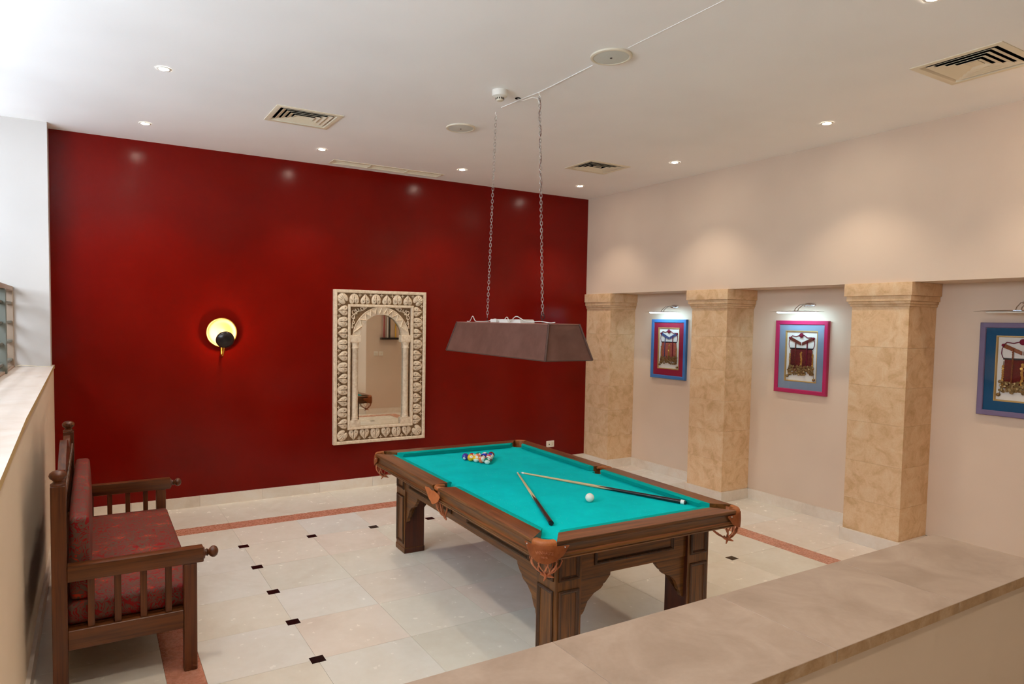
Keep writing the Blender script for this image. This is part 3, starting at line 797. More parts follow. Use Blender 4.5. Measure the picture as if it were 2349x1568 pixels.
cue((-3.020, -2.985, zt), (-2.556, -4.186, zbt), 'cue with black butt and white end ring lying near the right rail', M_butt2, M_ferr, 'butt_ring', 0.60)

# ------------------------------------------------------------------ hanging table lamp
lamp = thing('billiard_lamp', 'brown metal trough lamp hanging on two chains over the pool table', 'lamp', (-3.052, -2.862, 0), (0, 0, -0.046))
lt, wt, lb, wb, zt_, zb_ = 1.407, 0.246, 1.54, 0.381, 1.902, 1.660
T4 = [Vector((sx*wt/2, sy*lt/2, zt_)) for sx, sy in ((-1, -1), (1, -1), (1, 1), (-1, 1))]
B4 = [Vector((sx*wb/2, sy*lb/2, zb_)) for sx, sy in ((-1, -1), (1, -1), (1, 1), (-1, 1))]
for k in range(4):
    j = (k+1) % 4; bm = NB()
    f = bm.faces.new([bm.verts.new(p) for p in (T4[k], T4[j], B4[j], B4[k])])
    bmesh.ops.solidify(bm, geom=[f], thickness=0.004); finish('side_panel', bm, M_lamp, lamp)
    bm = NB(); tube(bm, [T4[k]+Vector((0, 0, 0.002)), B4[k]], 0.008, 6); finish('corner_trim', bm, M_lamptrim, lamp, 40)
    bm = NB(); tube(bm, [B4[k], B4[j]], 0.004, 6); finish('lower_trim', bm, M_lamptrim, lamp, 40)
bm = NB(); box(bm, -wt/2-0.004, wt/2+0.004, -lt/2-0.004, lt/2+0.004, zt_-0.003, zt_+0.003); finish('top_plate', bm, M_lamp, lamp)
for y, w_ in ((0.02, 0.07), (-0.16, 0.075)):
    bm = NB(); prism(bm, [(-w_, 0), (w_, 0), (w_*0.85, 0.02), (w_*0.5, 0.026), (-w_*0.7, 0.026), (-w_*0.9, 0.02)], lambda u, v, w: (w, y+u, zt_+0.003+v), -0.06, 0.06)
    finish('ballast_box', bm, M_plast, lamp)
bm = NB(); box(bm, -0.05, 0.05, 0.16, 0.25, zt_+0.003, zt_+0.03, 0.003); finish('ballast_box', bm, M_plast, lamp)
cy_ = [0.62, 0.55, 0.50, 0.46, 0.40, 0.30, 0.22, 0.1, -0.03, -0.10, -0.2, -0.27, -0.33, -0.45, -0.56, -0.66]
cz_ = [0.008, 0.01, 0.05, 0.012, 0.008, 0.012, 0.03, 0.012, 0.045, 0.012, 0.05, 0.03, 0.012, 0.016, 0.008, 0.012]
cp = [Vector((-0.05+0.03*math.sin(9*a), a, zt_+z)) for a, z in zip(cy_, cz_)]; sm = []
for i in range(len(cp)-1):
    p0, p1, p2, p3 = cp[max(i-1, 0)], cp[i], cp[i+1], cp[min(i+2, len(cp)-1)]
    for k in range(5):
        t_ = k/5; sm.append(0.5*((2*p1)+(p2-p0)*t_+(2*p0-5*p1+4*p2-p3)*t_*t_+(3*p1-p0-3*p2+p3)*t_**3))
bm = NB(); tube(bm, sm, 0.0034, 6); finish('cable', bm, M_plast, lamp, 60)
MLI = Matrix.Translation((-3.052, -2.862, 0)) @ Matrix.Rotation(-0.046, 4, 'Z'); MLI.invert()
def chain(top, bot, ringlow):
    top = MLI @ Vector(top); bot = MLI @ Vector(bot); d = bot-top; L = d.length; n = int(L/0.0245); q = d.to_track_quat('Z', 'Y').to_matrix().to_4x4()
    bm = NB()
    for k in range(n):
        base = Matrix.Translation(top+d*((k+0.5)/n)) @ q @ Matrix.Rotation(PI/2*(k % 2)+0.5, 4, 'Z')
        pts = []
        for s in range(10):
            a = 2*PI*s/10; pts.append(base @ Vector((0.0085*math.cos(a), 0, 0.018*math.sin(a))))
        tube(bm, pts, 0.0019, 5, True)
    finish('chain', bm, M_chain, lamp, 60)
    bm = NB()
    if ringlow:
        tube(bm, [bot+Vector((0, 0.021*math.cos(a), -0.012+0.021*math.sin(a))) for a in [2*PI*s/16 for s in range(16)]], 0.003, 6, True)
        tube(bm, [bot+Vector((0, 0, -0.03)), bot+Vector((0, 0.006, -0.045)), bot+Vector((0, -0.004, -0.06)), Vector((bot.x, bot.y-0.002, zt_))], 0.003, 6)
    else:
        tube(bm, [bot, bot+Vector((0.0, 0.004, -0.01)), Vector((bot.x, bot.y, zt_))], 0.003, 6)
    finish('lower_hook', bm, M_blackm, lamp, 60)
    bm = NB(); tube(bm, [top+Vector((0, 0, 0.0)), top+Vector((0.008, 0, 0.008)), top+Vector((0, 0, 0.018)), top+Vector((-0.006, 0, 0.024)), top+Vector((0, 0, 0.044))], 0.003, 6); finish('ceiling_hook', bm, M_plast, lamp, 60)
chain((-3.029, -3.145, H-0.042), (-3.035, -3.245, 1.965), True)
chain((-3.050, -2.580, H-0.042), (-3.045, -2.488, 1.945), False)
# red feed wire twisted round the near chain
a = MLI @ Vector((-3.029, -3.145, H-0.03)); b = MLI @ Vector((-3.035, -3.245, 1.95))
bm = NB(); tube(bm, [a.lerp(b, k/60)+Vector((0.008*math.sin(k*0.9), 0.008*math.cos(k*0.9), 0)) for k in range(61)], 0.0022, 5); finish('feed_wire', bm, mat('brown wire', (112, 62, 48), 0.5), lamp, 60)
bm = NB(); tube(bm, [(-3.083, -2.942, H-0.004), (-3.07, -3.0, H-0.03), (-3.05, -3.09, H-0.028), (-3.034, -3.13, H-0.045), (-3.03, -3.147, H-0.09)], 0.0045, 6)
o = finish('ceiling_cable', bm, M_plast, None, 60); tag(o, 'short white cable looping from ceiling hole to the lamp chain', 'cable')
bm = NB(); lathe(bm, [(0.020, H-0.001), (0.022, H-0.003), (0.012, H-0.003), (0.012, H-0.0005)], 16, Matrix.Translation((-3.083, -2.942, 0)))
o = finish('cable_hole', bm, M_dark, None, 60); tag(o, 'dark cable hole in the ceiling near the smoke detector', 'hole')
bm = NB(); tube(bm, [(-3.034, -7.2, H-0.003), (-3.032, -4.8, H-0.001), (-3.03, -4.06, H-0.001)], 0.0016, 6)
o = finish('ceiling_wire', bm, M_ceil, None, 60); tag(o, 'thin white wire running along the ceiling to the large round speaker', 'wire')
bm = NB(); tube(bm, [(-3.035, -3.74, H-0.003), (-3.03, -3.15, H-0.004), (-3.045, -3.02, H-0.003), (-3.075, -2.7, H-0.003)], 0.0022, 6)
o = finish('ceiling_wire', bm, M_ceil, None, 60); tag(o, 'thin white wire between the round speaker and the lamp hook', 'wire')

# ------------------------------------------------------------------ bench
bench = thing('wooden_bench', 'dark teak settle with turned knobs and red brocade cushions', 'bench', (-5.64, -2.43, 0))
bx0, bx1 = -0.38, 0.285      # back posts, front legs in local x
yn, yf_ = -0.91, 0.91        # outer faces
PWD = 0.066
def turned(bm, prof, mtx): lathe(bm, prof, 20, mtx)
for s in (-1, 1):
    y0, y1 = (yn, yn+PWD) if s < 0 else (yf_-PWD, yf_); ym = (y0+y1)/2
    bm = NB(); box(bm, bx0, bx0+PWD, y0, y1, 0, 1.075, 0.003); p = finish('back_post', bm, M_bwz, bench)
    bm = NB(); turned(bm, [(0.034, 1.075), (0.034, 1.083), (0.026, 1.088), (0.020, 1.095), (0.024, 1.102), (0.036, 1.112), (0.040, 1.124), (0.036, 1.137), (0.024, 1.146), (0.008, 1.150), (0, 1.150)], Matrix.Translation((bx0+PWD/2, ym, 0)))
    finish('finial', bm, M_bwz, p, 60)
    bm = NB(); box(bm, bx1-PWD, bx1, y0, y1, 0, 0.588, 0.003); finish('front_leg', bm, M_bwz, bench)
    bm = NB(); box(bm, bx0+PWD, bx1+0.035, y0-0.002, y1+0.002, 0.588, 0.668, 0.007, 2); a = finish('arm', bm, M_bwx, bench, 40)
    bm = NB(); turned(bm, [(0.032, 0), (0.032, 0.008), (0.018, 0.012), (0.018, 0.020), (0.022, 0.022), (0.014, 0.030), (0.024, 0.038), (0.031, 0.050), (0.031, 0.060), (0.024, 0.072), (0.010, 0.079), (0, 0.080)], Matrix.Translation((bx1+0.033, ym, 0.628)) @ Matrix.Rotation(PI/2, 4, 'Y'))
    finish('knob', bm, M_bwz, a, 60)
    bm = NB(); box(bm, bx0+PWD, bx1-PWD, y0+0.008, y1-0.008, 0.238, 0.338, 0.003); finish('side_rail', bm, M_bwx, bench)
    for k in range(4):
        x = -0.212+k*0.1195; bm = NB(); box(bm, x-0.016, x+0.016, ym-0.012, ym+0.012, 0.338, 0.588, 0.002); finish('slat', bm, M_bwz, bench)
bm = NB(); box(bm, bx1-0.05, bx1-0.018, yn+PWD, yf_-PWD, 0.238, 0.338, 0.003); finish('front_rail', bm, M_bwy, bench)
bm = NB(); box(bm, bx0+0.02, bx0+0.05, yn+PWD, yf_-PWD, 0.238, 0.338, 0.003); finish('back_rail', bm, M_bwy, bench)
bm = NB(); box(bm, bx0+0.05, bx1-0.04, yn+PWD, yf_-PWD, 0.318, 0.337); finish('seat_board', bm, M_bwy, bench)
half = yf_-PWD; ol = [(-half, 0.74), (half, 0.74)]
for k in range(41):
    y = half-2*half*k/40; q = abs(y)/half
    z = 1.03+0.045*(1-q)+0.08*math.exp(-(y/0.26)**2)+0.045*math.exp(-((abs(y)-0.60)/0.13)**2)-0.03*math.exp(-((abs(y)-0.38)/0.07)**2)
    ol.append((y, z))
bm = NB(); prism(bm, ol, lambda u, v, w: (w, u, v), bx0+0.012, bx0+0.05); cr = finish('crest_board', bm, M_bwy, bench, 40)
bm = NB()
for k in range(9):
    y = -0.72+0.18*k
    tube(bm, [(bx0+0.052, y-0.07, 0.96), (bx0+0.056, y-0.03, 1.0), (bx0+0.056, y, 0.955), (bx0+0.056, y+0.03, 1.0), (bx0+0.052, y+0.07, 0.96)], 0.009, 6)
finish('carved_relief', bm, M_bwy, cr, 60)
bm = NB(); box(bm, bx0+0.014, bx0+0.045, yn+PWD, yf_-PWD, 0.42, 0.50); finish('back_rail', bm, M_bwy, bench)
def pad(name, x0, x1, y0, y1, z0, z1, puff):
    bm = NB(); bmesh.ops.create_grid(bm, x_segments=1, y_segments=1, size=1); bm.clear()
    box(bm, x0, x1, y0, y1, z0, z1, 0.028, 3)
    bmesh.ops.subdivide_edges(bm, edges=[e for e in bm.edges if e.calc_length() > 0.3], cuts=6, use_grid_fill=True)
    cx_, cy2, cz2 = (x0+x1)/2, (y0+y1)/2, (z0+z1)/2
    for v in bm.verts:
        a, b, c_ = (v.co.x-cx_)/((x1-x0)/2), (v.co.y-cy2)/((y1-y0)/2), (v.co.z-cz2)/((z1-z0)/2)
        if (x1-x0) > (z1-z0): v.co.z += puff*c_*max(0, 1-a*a)*max(0, 1-b**4)
        else: v.co.x += puff*a*max(0, 1-c_*c_)*max(0, 1-b**4)
    return finish(name, bm, M_broc, bench, 60)
pad('seat_cushion', bx0+0.06, bx1+0.006, yn+PWD+0.006, yf_-PWD-0.01, 0.337, 0.452, 0.012)
pad('back_cushion', bx0+PWD+0.008, bx0+PWD+0.098, yn+0.10, yf_-0.085, 0.452, 0.885, 0.014)

# ------------------------------------------------------------------ carved mirror
MX, MZ, MW, MH = -2.985, 0.517, 1.105, 1.715
mir = thing('carved_mirror', 'tall arched mirror in a cream carved stone frame on the red wall', 'mirror', (MX, 0, MZ))
hw = MW/2
def mf(u, v, w): return (u, -w, v)
def ring_prism(bm, o, i, w0, w1):
    A = [[bm.verts.new(mf(u, v, w)) for u, v in o] for w in (w0, w1)]; Bq = [[bm.verts.new(mf(u, v, w)) for u, v in i] for w in (w0, w1)]
    n = len(o)
    for k in range(n):
        j = (k+1) % n
        bm.faces.new((A[0][k], A[0][j], A[1][j], A[1][k])); bm.faces.new((Bq[0][k], Bq[0][j], Bq[1][j], Bq[1][k]))
        bm.faces.new((A[1][k], A[1][j], Bq[1][j], Bq[1][k])); bm.faces.new((A[0][k], A[0][j], Bq[0][j], Bq[0][k]))
def rect(a, b, c, d): return [(a, c), (b, c), (b, d), (a, d)]
bm = NB(); ring_prism(bm, rect(-hw, hw, 0, MH), rect(-hw+0.158, hw-0.158, 0.158, MH-0.158), 0.002, 0.042); finish('border_ground', bm, M_mfd, mir)
bm = NB(); frame_bars(bm, mf, -hw-0.001, hw+0.001, -0.001, MH+0.001, 0.036, [(0, 0.001), (0, 0.055), (0.15, 0.060), (0.8, 0.060), (1.0, 0.052), (1.0, 0.040)]); finish('outer_moulding', bm, M_mfr, mir, 30)
bm = NB(); frame_bars(bm, mf, -hw+0.158, hw-0.158, 0.158, MH-0.158, 0.030, [(0, 0.002), (0, 0.056), (0.2, 0.062), (0.8, 0.060), (1.0, 0.050), (1.0, 0.002)]); finish('inner_moulding', bm, M_mfr, mir, 30)
bm = NB(); box(bm, -hw+0.16, hw-0.16, -0.014, -0.010, 0.165, MH-0.165); finish('mirror_glass', bm, M_mirror, mir)
# leaves
def leaf_mesh(kind):
    bm = NB(); K = 9; L2, W2 = 0.062, 0.0585
    halfo = {'point': [(0, 1.0), (0.16, 0.80), (0.42, 0.52), (0.72, 0.22), (0.93, -0.15), (0.98, -0.52), (0.82, -0.84), (0.52, -0.97), (0.24, -0.92), (0.07, -0.74), (0, -0.52)],
             'open': [(0, 0.98), (0.34, 0.90), (0.66, 0.66), (0.88, 0.32), (0.98, -0.08), (0.97, -0.50), (0.80, -0.84), (0.52, -0.97), (0.24, -0.92), (0.07, -0.74), (0, -0.52)],
             'fan': [(0, 1.0), (0.45, 0.92), (0.80, 0.66), (0.98, 0.25), (1.0, -0.2), (0.88, -0.62), (0.62, -0.90), (0.34, -0.98), (0.14, -0.86), (0.04, -0.66), (0, -0.48)]}[kind]
    hf = []
    for i in range(len(halfo)-1):      # smooth the outline
        p0 = Vector(halfo[max(i-1, 0)]); p1 = Vector(halfo[i]); p2 = Vector(halfo[i+1]); p3 = Vector(halfo[min(i+2, len(halfo)-1)])
        for k in range(3):
            t = k/3; hf.append(0.5*((2*p1)+(p2-p0)*t+(2*p0-5*p1+4*p2-p3)*t*t+(3*p1-p0-3*p2+p3)*t**3))
    hf.append(Vector(halfo[-1]))
    ol = [(p.x, p.y) for p in hf]+[(-p.x, p.y) for p in reversed(hf[1:-1])]
    N = len(ol); cy0 = -0.05; V = []
    for i in range(N):
        row = []
        for k in range(K+1):
            t = (k+0.5)/(K+0.5); un, vn = ol[i][0]*t, cy0+(ol[i][1]-cy0)*t
            s_ = 1 if un >= 0 else -1
            h = 0.023*math.sqrt(max(0, 1-t**3.2))
            if kind == 'fan':
                a = math.atan2(un, vn+0.55); d = math.hypot(un, vn+0.55); h += 0.0042*math.cos(a*16)*min(1, d/0.5)*min(1, (1-t)*6)
                h -= 0.012*math.exp(-(d/0.16)**2)
            else:
                lu, lv = 0.46, -0.46; du, dv = abs(un)-lu, vn-lv; a = math.atan2(dv, du); d = math.hypot(du, dv)
                h += 0.0040*math.cos(a*13)*min(1, d/0.35)*min(1, (1-t)*6)
                h -= 0.010*math.exp(-(d/0.15)**2)
                if kind == 'point': h -= 0.022*math.exp(-(un/(0.055+0.05*max(0, 0.4-abs(vn-0.2))))**2)*(1 if vn < 0.86 else 0.2)
                else: h -= 0.020*math.exp(-(un/0.06)**2)*(1 if vn < 0.25 else 0)+0.015*math.exp(-(un/0.22)**2-((vn-0.50)/0.26)**2)
            row.append(bm.verts.new((un*W2, -0.040-max(0.0, h), vn*L2)))
        V.append(row)
    for i in range(N):
        j = (i+1) % N
        for k in range(K): bm.faces.new((V[i][k], V[j][k], V[j][k+1], V[i][k+1]))
    bm.faces.new([V[i][0] for i in range(N)])
    return bm
protos = {k: finish('carved_leaf', leaf_mesh(k), M_mfl, mir, 70) for k in ('point', 'open', 'fan')}
used = set()
def leaf(kind, u, v, ang):
    if kind not in used: used.add(kind); o = protos[kind]
    else: o = dup(protos[kind], mir); o.name = 'carved_leaf'
    o.location = (u, 0, v); o.rotation_euler = (0, ang, 0)
fill = NB()
def filler(u, v):
    for (du, dv, r) in ((0, 0, 0.010), (0.015, 0, 0.006), (-0.015, 0, 0.006), (0, 0.014, 0.006), (0, -0.014, 0.006)):
        bmesh.ops.create_icosphere(fill, subdivisions=1, radius=r, matrix=Matrix.Translation((u+du, -0.046, v+dv)) @ Matrix.Diagonal((1, 0.8, 1, 1)))
b_ = 0.097
for k in range(6):
    u = -0.3875+0.775*(k+0.5)/6; kd = 'open' if k % 2 == 0 else 'point'
    leaf(kd, u, MH-b_, 0); leaf('point' if k in (0, 1, 3, 5) else 'open', u, b_, PI)
    filler(u+0.0646, MH-0.055); filler(u+0.0646, 0.055)
for k in range(11):
    v = 0.165+1.385*(k+0.5)/11; kd = 'point' if k % 2 == 0 else 'open'
    leaf(kd, -hw+b_, v, -PI/2); leaf(kd, hw-b_, v, PI/2)
    filler(-hw+0.055, v+0.063); filler(hw-0.055, v+0.063)
for sx in (-1, 1):
    for z in (b_, MH-b_): leaf('fan', sx*(hw-b_), z, sx*(PI/4 if z > 0.5 else 3*PI/4))
finish('filler_ornament', fill, M_mfr, mir, 60)
# arch panel
AW, SPR, RISE = 0.258, 1.215, 0.235
def archpt(t, wid, rise):    # t in -1..1, slightly pointed arch
    x = t*wid; return (x, SPR+rise*(1-abs(t)**2.15)**0.62)
inn = [archpt(-1+2*k/40, AW, RISE) for k in range(41)]
outr = [archpt(-1+2*k/40, 0.338, 0.312) for k in range(41)]
U0, V1 = hw-0.186, MH-0.186
bm = NB()        # spandrel ground
for k in range(40):
    a, b = outr[k], outr[k+1]
    for w_ in (0.030,):
        bm.faces.new([bm.verts.new(mf(*p, w_)) for p in (a, b, (b[0], V1), (a[0], V1))])
for sx in (-1, 1): bm.faces.new([bm.verts.new(mf(*p, 0.030)) for p in ((sx*0.338, SPR), (sx*U0, SPR), (sx*U0, V1), (sx*0.338, V1))])
finish('spandrel', bm, M_mfd, mir)
bm = NB()
for k in range(40):
    q = [inn[k], inn[k+1], outr[k+1], outr[k]]
    F = [bm.verts.new(mf(*p, 0.046)) for p in q]; bm.faces.new(F)
    G = [bm.verts.new(mf(*p, 0.014)) for p in q]
    bm.faces.new((F[0], F[1], G[1], G[0])); bm.faces.new((F[2], F[3], G[3], G[2]))
bmesh.ops.remove_doubles(bm, verts=bm.verts, dist=1e-5)
finish('arch_band', bm, M_mfr, mir, 40)
bm = NB(); zz = []
for k in range(21):
    t = -0.985+1.97*k/20; f = 0.12 if k % 2 else 0.88
    a = archpt(t, AW, RISE); b = archpt(t, 0.338, 0.312); zz.append(mf(a[0]+(b[0]-a[0])*f, a[1]+(b[1]-a[1])*f, 0.051))
tube(bm, zz, 0.0105, 4); tube(bm, [mf(*p, 0.047) for p in outr], 0.006, 5); tube(bm, [mf(*p, 0.044) for p in inn], 0.005, 5)
finish('zigzag_relief', bm, M_mfr, mir)
bm = NB()
for sx in (-1, 1):
    def spiral(cx, cy, r0, r1, a0, a1, n=16): return [mf(sx*(cx+(r0+(r1-r0)*k/n)*math.cos(a0+(a1-a0)*k/n)), cy+(r0+(r1-r0)*k/n)*math.sin(a0+(a1-a0)*k/n), 0.036) for k in range(n+1)]
    c1 = (0.300, 1.470)
    for (cx, cy, r0, r1, a0, a1) in ((0.322, 1.475, 0.030, 0.008, -2.0, 3.6), (0.280, 1.498, 0.026, 0.007, 0.3, -5.0), (0.232, 1.508, 0.024, 0.006, 3.3, -2.2), (0.325, 1.412, 0.028, 0.007, 1.5, -4.0), (0.335, 1.352, 0.022, 0.006, 1.6, 6.6), (0.190, 1.516, 0.014, 0.004, 3.0, -2.0), (0.343, 1.302, 0.014, 0.004, 1.6, 6.2)):
        tube(bm, spiral(cx, cy, r0, r1, a0, a1), [0.0062-0.002*k/16 for k in range(17)], 5)
    tube(bm, [mf(sx*u, v, 0.034) for u, v in ((0.17, 1.523), (0.22, 1.49), (0.27, 1.48), (0.305, 1.455), (0.318, 1.42), (0.335, 1.37), (0.347, 1.29))], 0.005, 5)
    for (u, v) in ((0.302, 1.462), (0.312, 1.452), (0.292, 1.452)):
        bmesh.ops.create_icosphere(bm, subdivisions=1, radius=0.009, matrix=Matrix.Translation(mf(sx*u, v, 0.038)))
finish('scroll_relief', bm, M_mfr, mir, 60)['kind'] = 'stuff'
for sx in (-1, 1):
    x = sx*0.306
    bm = NB(); box(bm, x-0.062, x+0.062, -0.056, -0.012, 1.135, SPR, 0.006, 2); finish('capital_block', bm, M_mfr, mir, 40)
    bm = NB(); box(bm, x-0.062, x+0.062, -0.056, -0.012, 0.186, 0.262, 0.006, 2); finish('base_block', bm, M_mfr, mir, 40)
    bm = NB(); lathe(bm, [(0.040, 0.262), (0.042, 0.272), (0.036, 0.285), (0.040, 0.292), (0.035, 0.30), (0.0345, 0.312), (0.034, 1.06), (0.040, 1.066), (0.040, 1.078), (0.035, 1.084), (0.040, 1.12), (0.048, 1.135)], 16, Matrix.Translation((x, -0.030, 0))); finish('colonnette', bm, M_mfr, mir, 60)
    bm = NB(); a, b = sorted((sx*0.336, sx*0.374)); box(bm, a, b, -0.022, -0.012, 0.262, 1.135); finish('backing_strip', bm, M_mfd, mir)

# ------------------------------------------------------------------ sconce
sc = thing('wall_sconce', 'round wall sconce with glowing cream dish and dark globe', 'wall lamp', (-4.700, 0, 1.757))
def rY(p): return Matrix.Rotation(PI/2, 4, 'X')          # lathe axis z -> -y
mt_ = Matrix.Translation((0, -0.026, 0)) @ Matrix.Rotation(0.05, 4, 'X') @ Matrix.Rotation(PI/2, 4, 'X')
M_dish = mat('ochre enamel dish', (112, 80, 26), 0.3, 0.5); 
bm = NB(); lathe(bm, [(0.0, -0.018), (0.05, -0.014), (0.10, -0.004), (0.135, 0.010), (0.146, 0.020), (0.147, 0.024), (0.143, 0.024), (0.132, 0.015), (0.098, 0.002), (0.05, -0.008), (0.0, -0.011)], 40, mt_, False); finish('dish', bm, M_dish, sc, 50)
bm = NB(); lathe(bm, [(0.05, 0.0), (0.05, 0.004), (0.03, 0.006), (0.02, 0.007)], 24, Matrix.Rotation(PI/2, 4, 'X')); finish('wall_plate', bm, M_brass, sc, 40)
gm = Matrix.Translation((0.012, -0.165, -0.070)) @ Matrix.Rotation(0.35, 4, 'X') @ Matrix.Rotation(PI/2, 4, 'X')
bm = NB(); prof = [(0.088*math.cos(a), 0.052*math.sin(a)) for a in [k*PI/2/10 for k in range(11)]]; lathe(bm, prof+[(0.0, 0.049)]+[(0.084*math.cos(a), 0.048*math.sin(a)) for a in [PI/2-k*PI/2/10 for k in range(11)]], 32, gm, False); finish('dark_globe', bm, mat('black bronze', (34, 28, 28), 0.28, 0.6, 0.3), sc, 60)
bm = NB(); tube(bm, [(0.005, -0.02, -0.10), (0.0, -0.03, -0.17), (-0.004, -0.055, -0.225), (-0.006, -0.09, -0.245), (-0.005, -0.125, -0.225), (0.0, -0.15, -0.17), (0.008, -0.162, -0.11)], 0.0105, 10); finish('hook_arm', bm, M_brass, sc, 60)
bm = NB(); bmesh.ops.create_icosphere(bm, subdivisions=3, radius=0.024, matrix=Matrix.Translation((0.006, -0.148, -0.024))); finish('bulb', bm, mat('warm bulb', (255, 240, 200), 0.4, 0.5, 0, (1.0, 0.60, 0.20), 200.0), sc, 60)

# ------------------------------------------------------------------ ceiling fittings
def downlight(x, y, label):
    t = thing('ceiling_downlight', label, 'downlight', (x, y, H), group='recessed ceiling downlights')
    bm = NB(); lathe(bm, [(0.030, -0.001), (0.033, -0.005), (0.044, -0.005), (0.048, -0.001)], 24, None, False); finish('trim_ring', bm, M_plast, t, 50)
    bm = NB(); lathe(bm, [(0.0, -0.0045), (0.02, -0.0042), (0.032, -0.0025), (0.032, -0.001)], 24, None, False); finish('lens', bm, M_lens, t, 50)
    l = bpy.data.lights.new('downlight_beam', 'SPOT'); l.energy = SPOT_W; l.color = SPOT_COL; l.spot_size = math.radians(98); l.spot_blend = 0.6; l.shadow_soft_size = 0.03
    lo = bpy.data.objects.new('downlight_beam', l); C.objects.link(lo); lo.parent = t; lo.location = (0, 0, -0.012)
DL = [(-5.415, -0.665, 'downlight nearest the window reveal beside the red wall'), (-3.862, -0.645, 'downlight between the square vent and the slot vent'), (-2.291, -0.635, 'downlight at the right end of the slot vent'),
      (-0.672, -0.66, 'downlight in the far corner above the stone pillar'), (-5.396, -2.16, 'downlight nearest the viewer at upper left'), (-0.64, -2.156, 'downlight right of the far square vent'),
      (-0.632, -3.79, 'downlight over the crimson-framed picture'), (-5.396, -3.79, 'downlight above the near end of the bench'), (-2.175, -5.33, 'downlight at the top edge above the low wall'),
      (-5.396, -5.33, 'downlight above the near left corner'), (-3.8, -5.33, 'downlight above the middle of the low wall'), (-0.632, -5.30, 'downlight beside the nearest square vent'),
      (-5.396, -6.95, 'added fill downlight over the upper level at the left'), (-3.8, -6.95, 'added fill downlight over the upper level in the middle'), (-2.175, -6.95, 'added fill downlight over the upper level at the right')]  # this last row is unseen, added to brighten the parapet front
for d in DL: downlight(*d)

def vent(x0, x1, y0, y1, label):
    t = thing('ceiling_vent', label, 'vent', ((x0+x1)/2, (y0+y1)/2, H), group='square ceiling vents')
    hx, hy = (x1-x0)/2, (y1-y0)/2
    bm = NB(); frame_bars(bm, lambda u, v, w: (u, v, -w), -hx, hx, -hy, hy, 0.05, [(0, 0.0005), (0.0, 0.005), (0.25, 0.009), (0.8, 0.006), (1.0, -0.012), (0.9, -0.012)]); finish('frame', bm, M_vent, t, 30)
    for k in range(4):
        i0 = 0.066+k*0.040; bx, by = hx-i0, hy-i0; ux, uy = bx-0.030, by-0.030
        if ux < 0.004 or uy < 0.004: break
        bm = NB()
        for (a, b, z0, z1) in ((0, 0, -0.003, 0.008),):
            A = [(-bx, -by), (bx, -by), (bx, by), (-bx, by)]; Bv = [(-ux, -uy), (ux, -uy), (ux, uy), (-ux, uy)]
            for m in range(4):
                n = (m+1) % 4
                f = bm.faces.new([bm.verts.new(p) for p in ((*A[m], z0), (*A[n], z0), (*Bv[n], z1), (*Bv[m], z1))])
        bmesh.ops.remove_doubles(bm, verts=bm.verts, dist=1e-5)
        bmesh.ops.solidify(bm, geom=bm.faces[:], thickness=0.002); finish('louvre', bm, M_vent, t)
    i0 = 0.066+3*0.040+0.034; bm = NB(); box(bm, -max(hx-i0, 0.02), max(hx-i0, 0.02), -max(hy-i0, 0.01), max(hy-i0, 0.01), 0.004, 0.007); finish('centre_plate', bm, M_vent, t)
    bm = NB(); g = 0.03; box(bm, -hx+g, hx-g, -hy+g, hy-g, 0.11, 0.12)
    for (a, b, c_, d) in ((-hx+g, -hx+g+0.004, -hy+g, hy-g), (hx-g-0.004, hx-g, -hy+g, hy-g), (-hx+g, hx-g, -hy+g, -hy+g+0.004), (-hx+g, hx-g, hy-g-0.004, hy-g)): box(bm, a, b, c_, d, 0.0, 0.11)
    finish('duct', bm, M_dark, t)
vent(*VENTS[0], 'square cream ceiling vent above the bench side of the red wall')
vent(*VENTS[1], 'square cream ceiling vent in the far corner beside two downlights')
vent(*VENTS[2], 'square cream ceiling vent at the upper right edge')
x0, x1, y0, y1 = VENTS[3]
t = thing('slot_vent', 'long narrow cream slot vent along the red wall', 'vent', ((x0+x1)/2, (y0+y1)/2, H)); hx, hy = (x1-x0)/2, (y1-y0)/2
bm = NB(); frame_bars(bm, lambda u, v, w: (u, v, -w), -hx, hx, -hy, hy, 0.03, [(0, 0.0005), (0, 0.006), (0.8, 0.008), (1, -0.01), (0.9, -0.01)]); finish('frame', bm, M_vent, t, 30)
for k in range(2):
    x = -hx+2*hx*(k+1)/3; bm = NB(); box(bm, x-0.006, x+0.006, -hy+0.028, hy-0.028, -0.007, 0.02); finish('divider', bm, M_vent, t)
for k in range(7):
    y = -hy+0.036+k*(2*hy-0.072)/6; bm = NB(); box(bm, -hx+0.026, hx-0.026, -0.009, 0.009, -0.001, 0.001, mtx=Matrix.Translation((0, y, 0.006)) @ Matrix.Rotation(-0.7, 4, 'X')); finish('slat', bm, M_vent, t)
bm = NB(); box(bm, -hx+0.025, hx-0.025, -hy+0.025, hy-0.025, 0.06, 0.07); finish('duct', bm, M_dark, t)

def speaker(x, y, r, label):
    t = thing('ceiling_speaker', label, 'speaker', (x, y, H), group='round ceiling speakers')
    bm = NB(); lathe(bm, [(r, -0.0005), (r, -0.010), (r-0.008, -0.014), (r-0.018, -0.012), (r-0.02, -0.006)], 40, None, False); finish('rim', bm, M_plastw, t, 50)
    bm = NB(); lathe(bm, [(0.0, -0.013), (r*0.6, -0.0125), (r-0.019, -0.010), (r-0.019, -0.002)], 40, None, False); finish('grille', bm, M_grey, t, 50)
    bm = NB(); lathe(bm, [(0.0, -0.0165), (0.006, -0.016), (0.008, -0.0125), (0.008, -0.011)], 12, None, False); finish('badge', bm, M_blackm, t, 50)
speaker(-3.032, -3.912, 0.128, 'large round ceiling speaker beside the ceiling wire')
speaker(-3.078, -2.048, 0.126, 'round ceiling speaker farther off near the square vent')

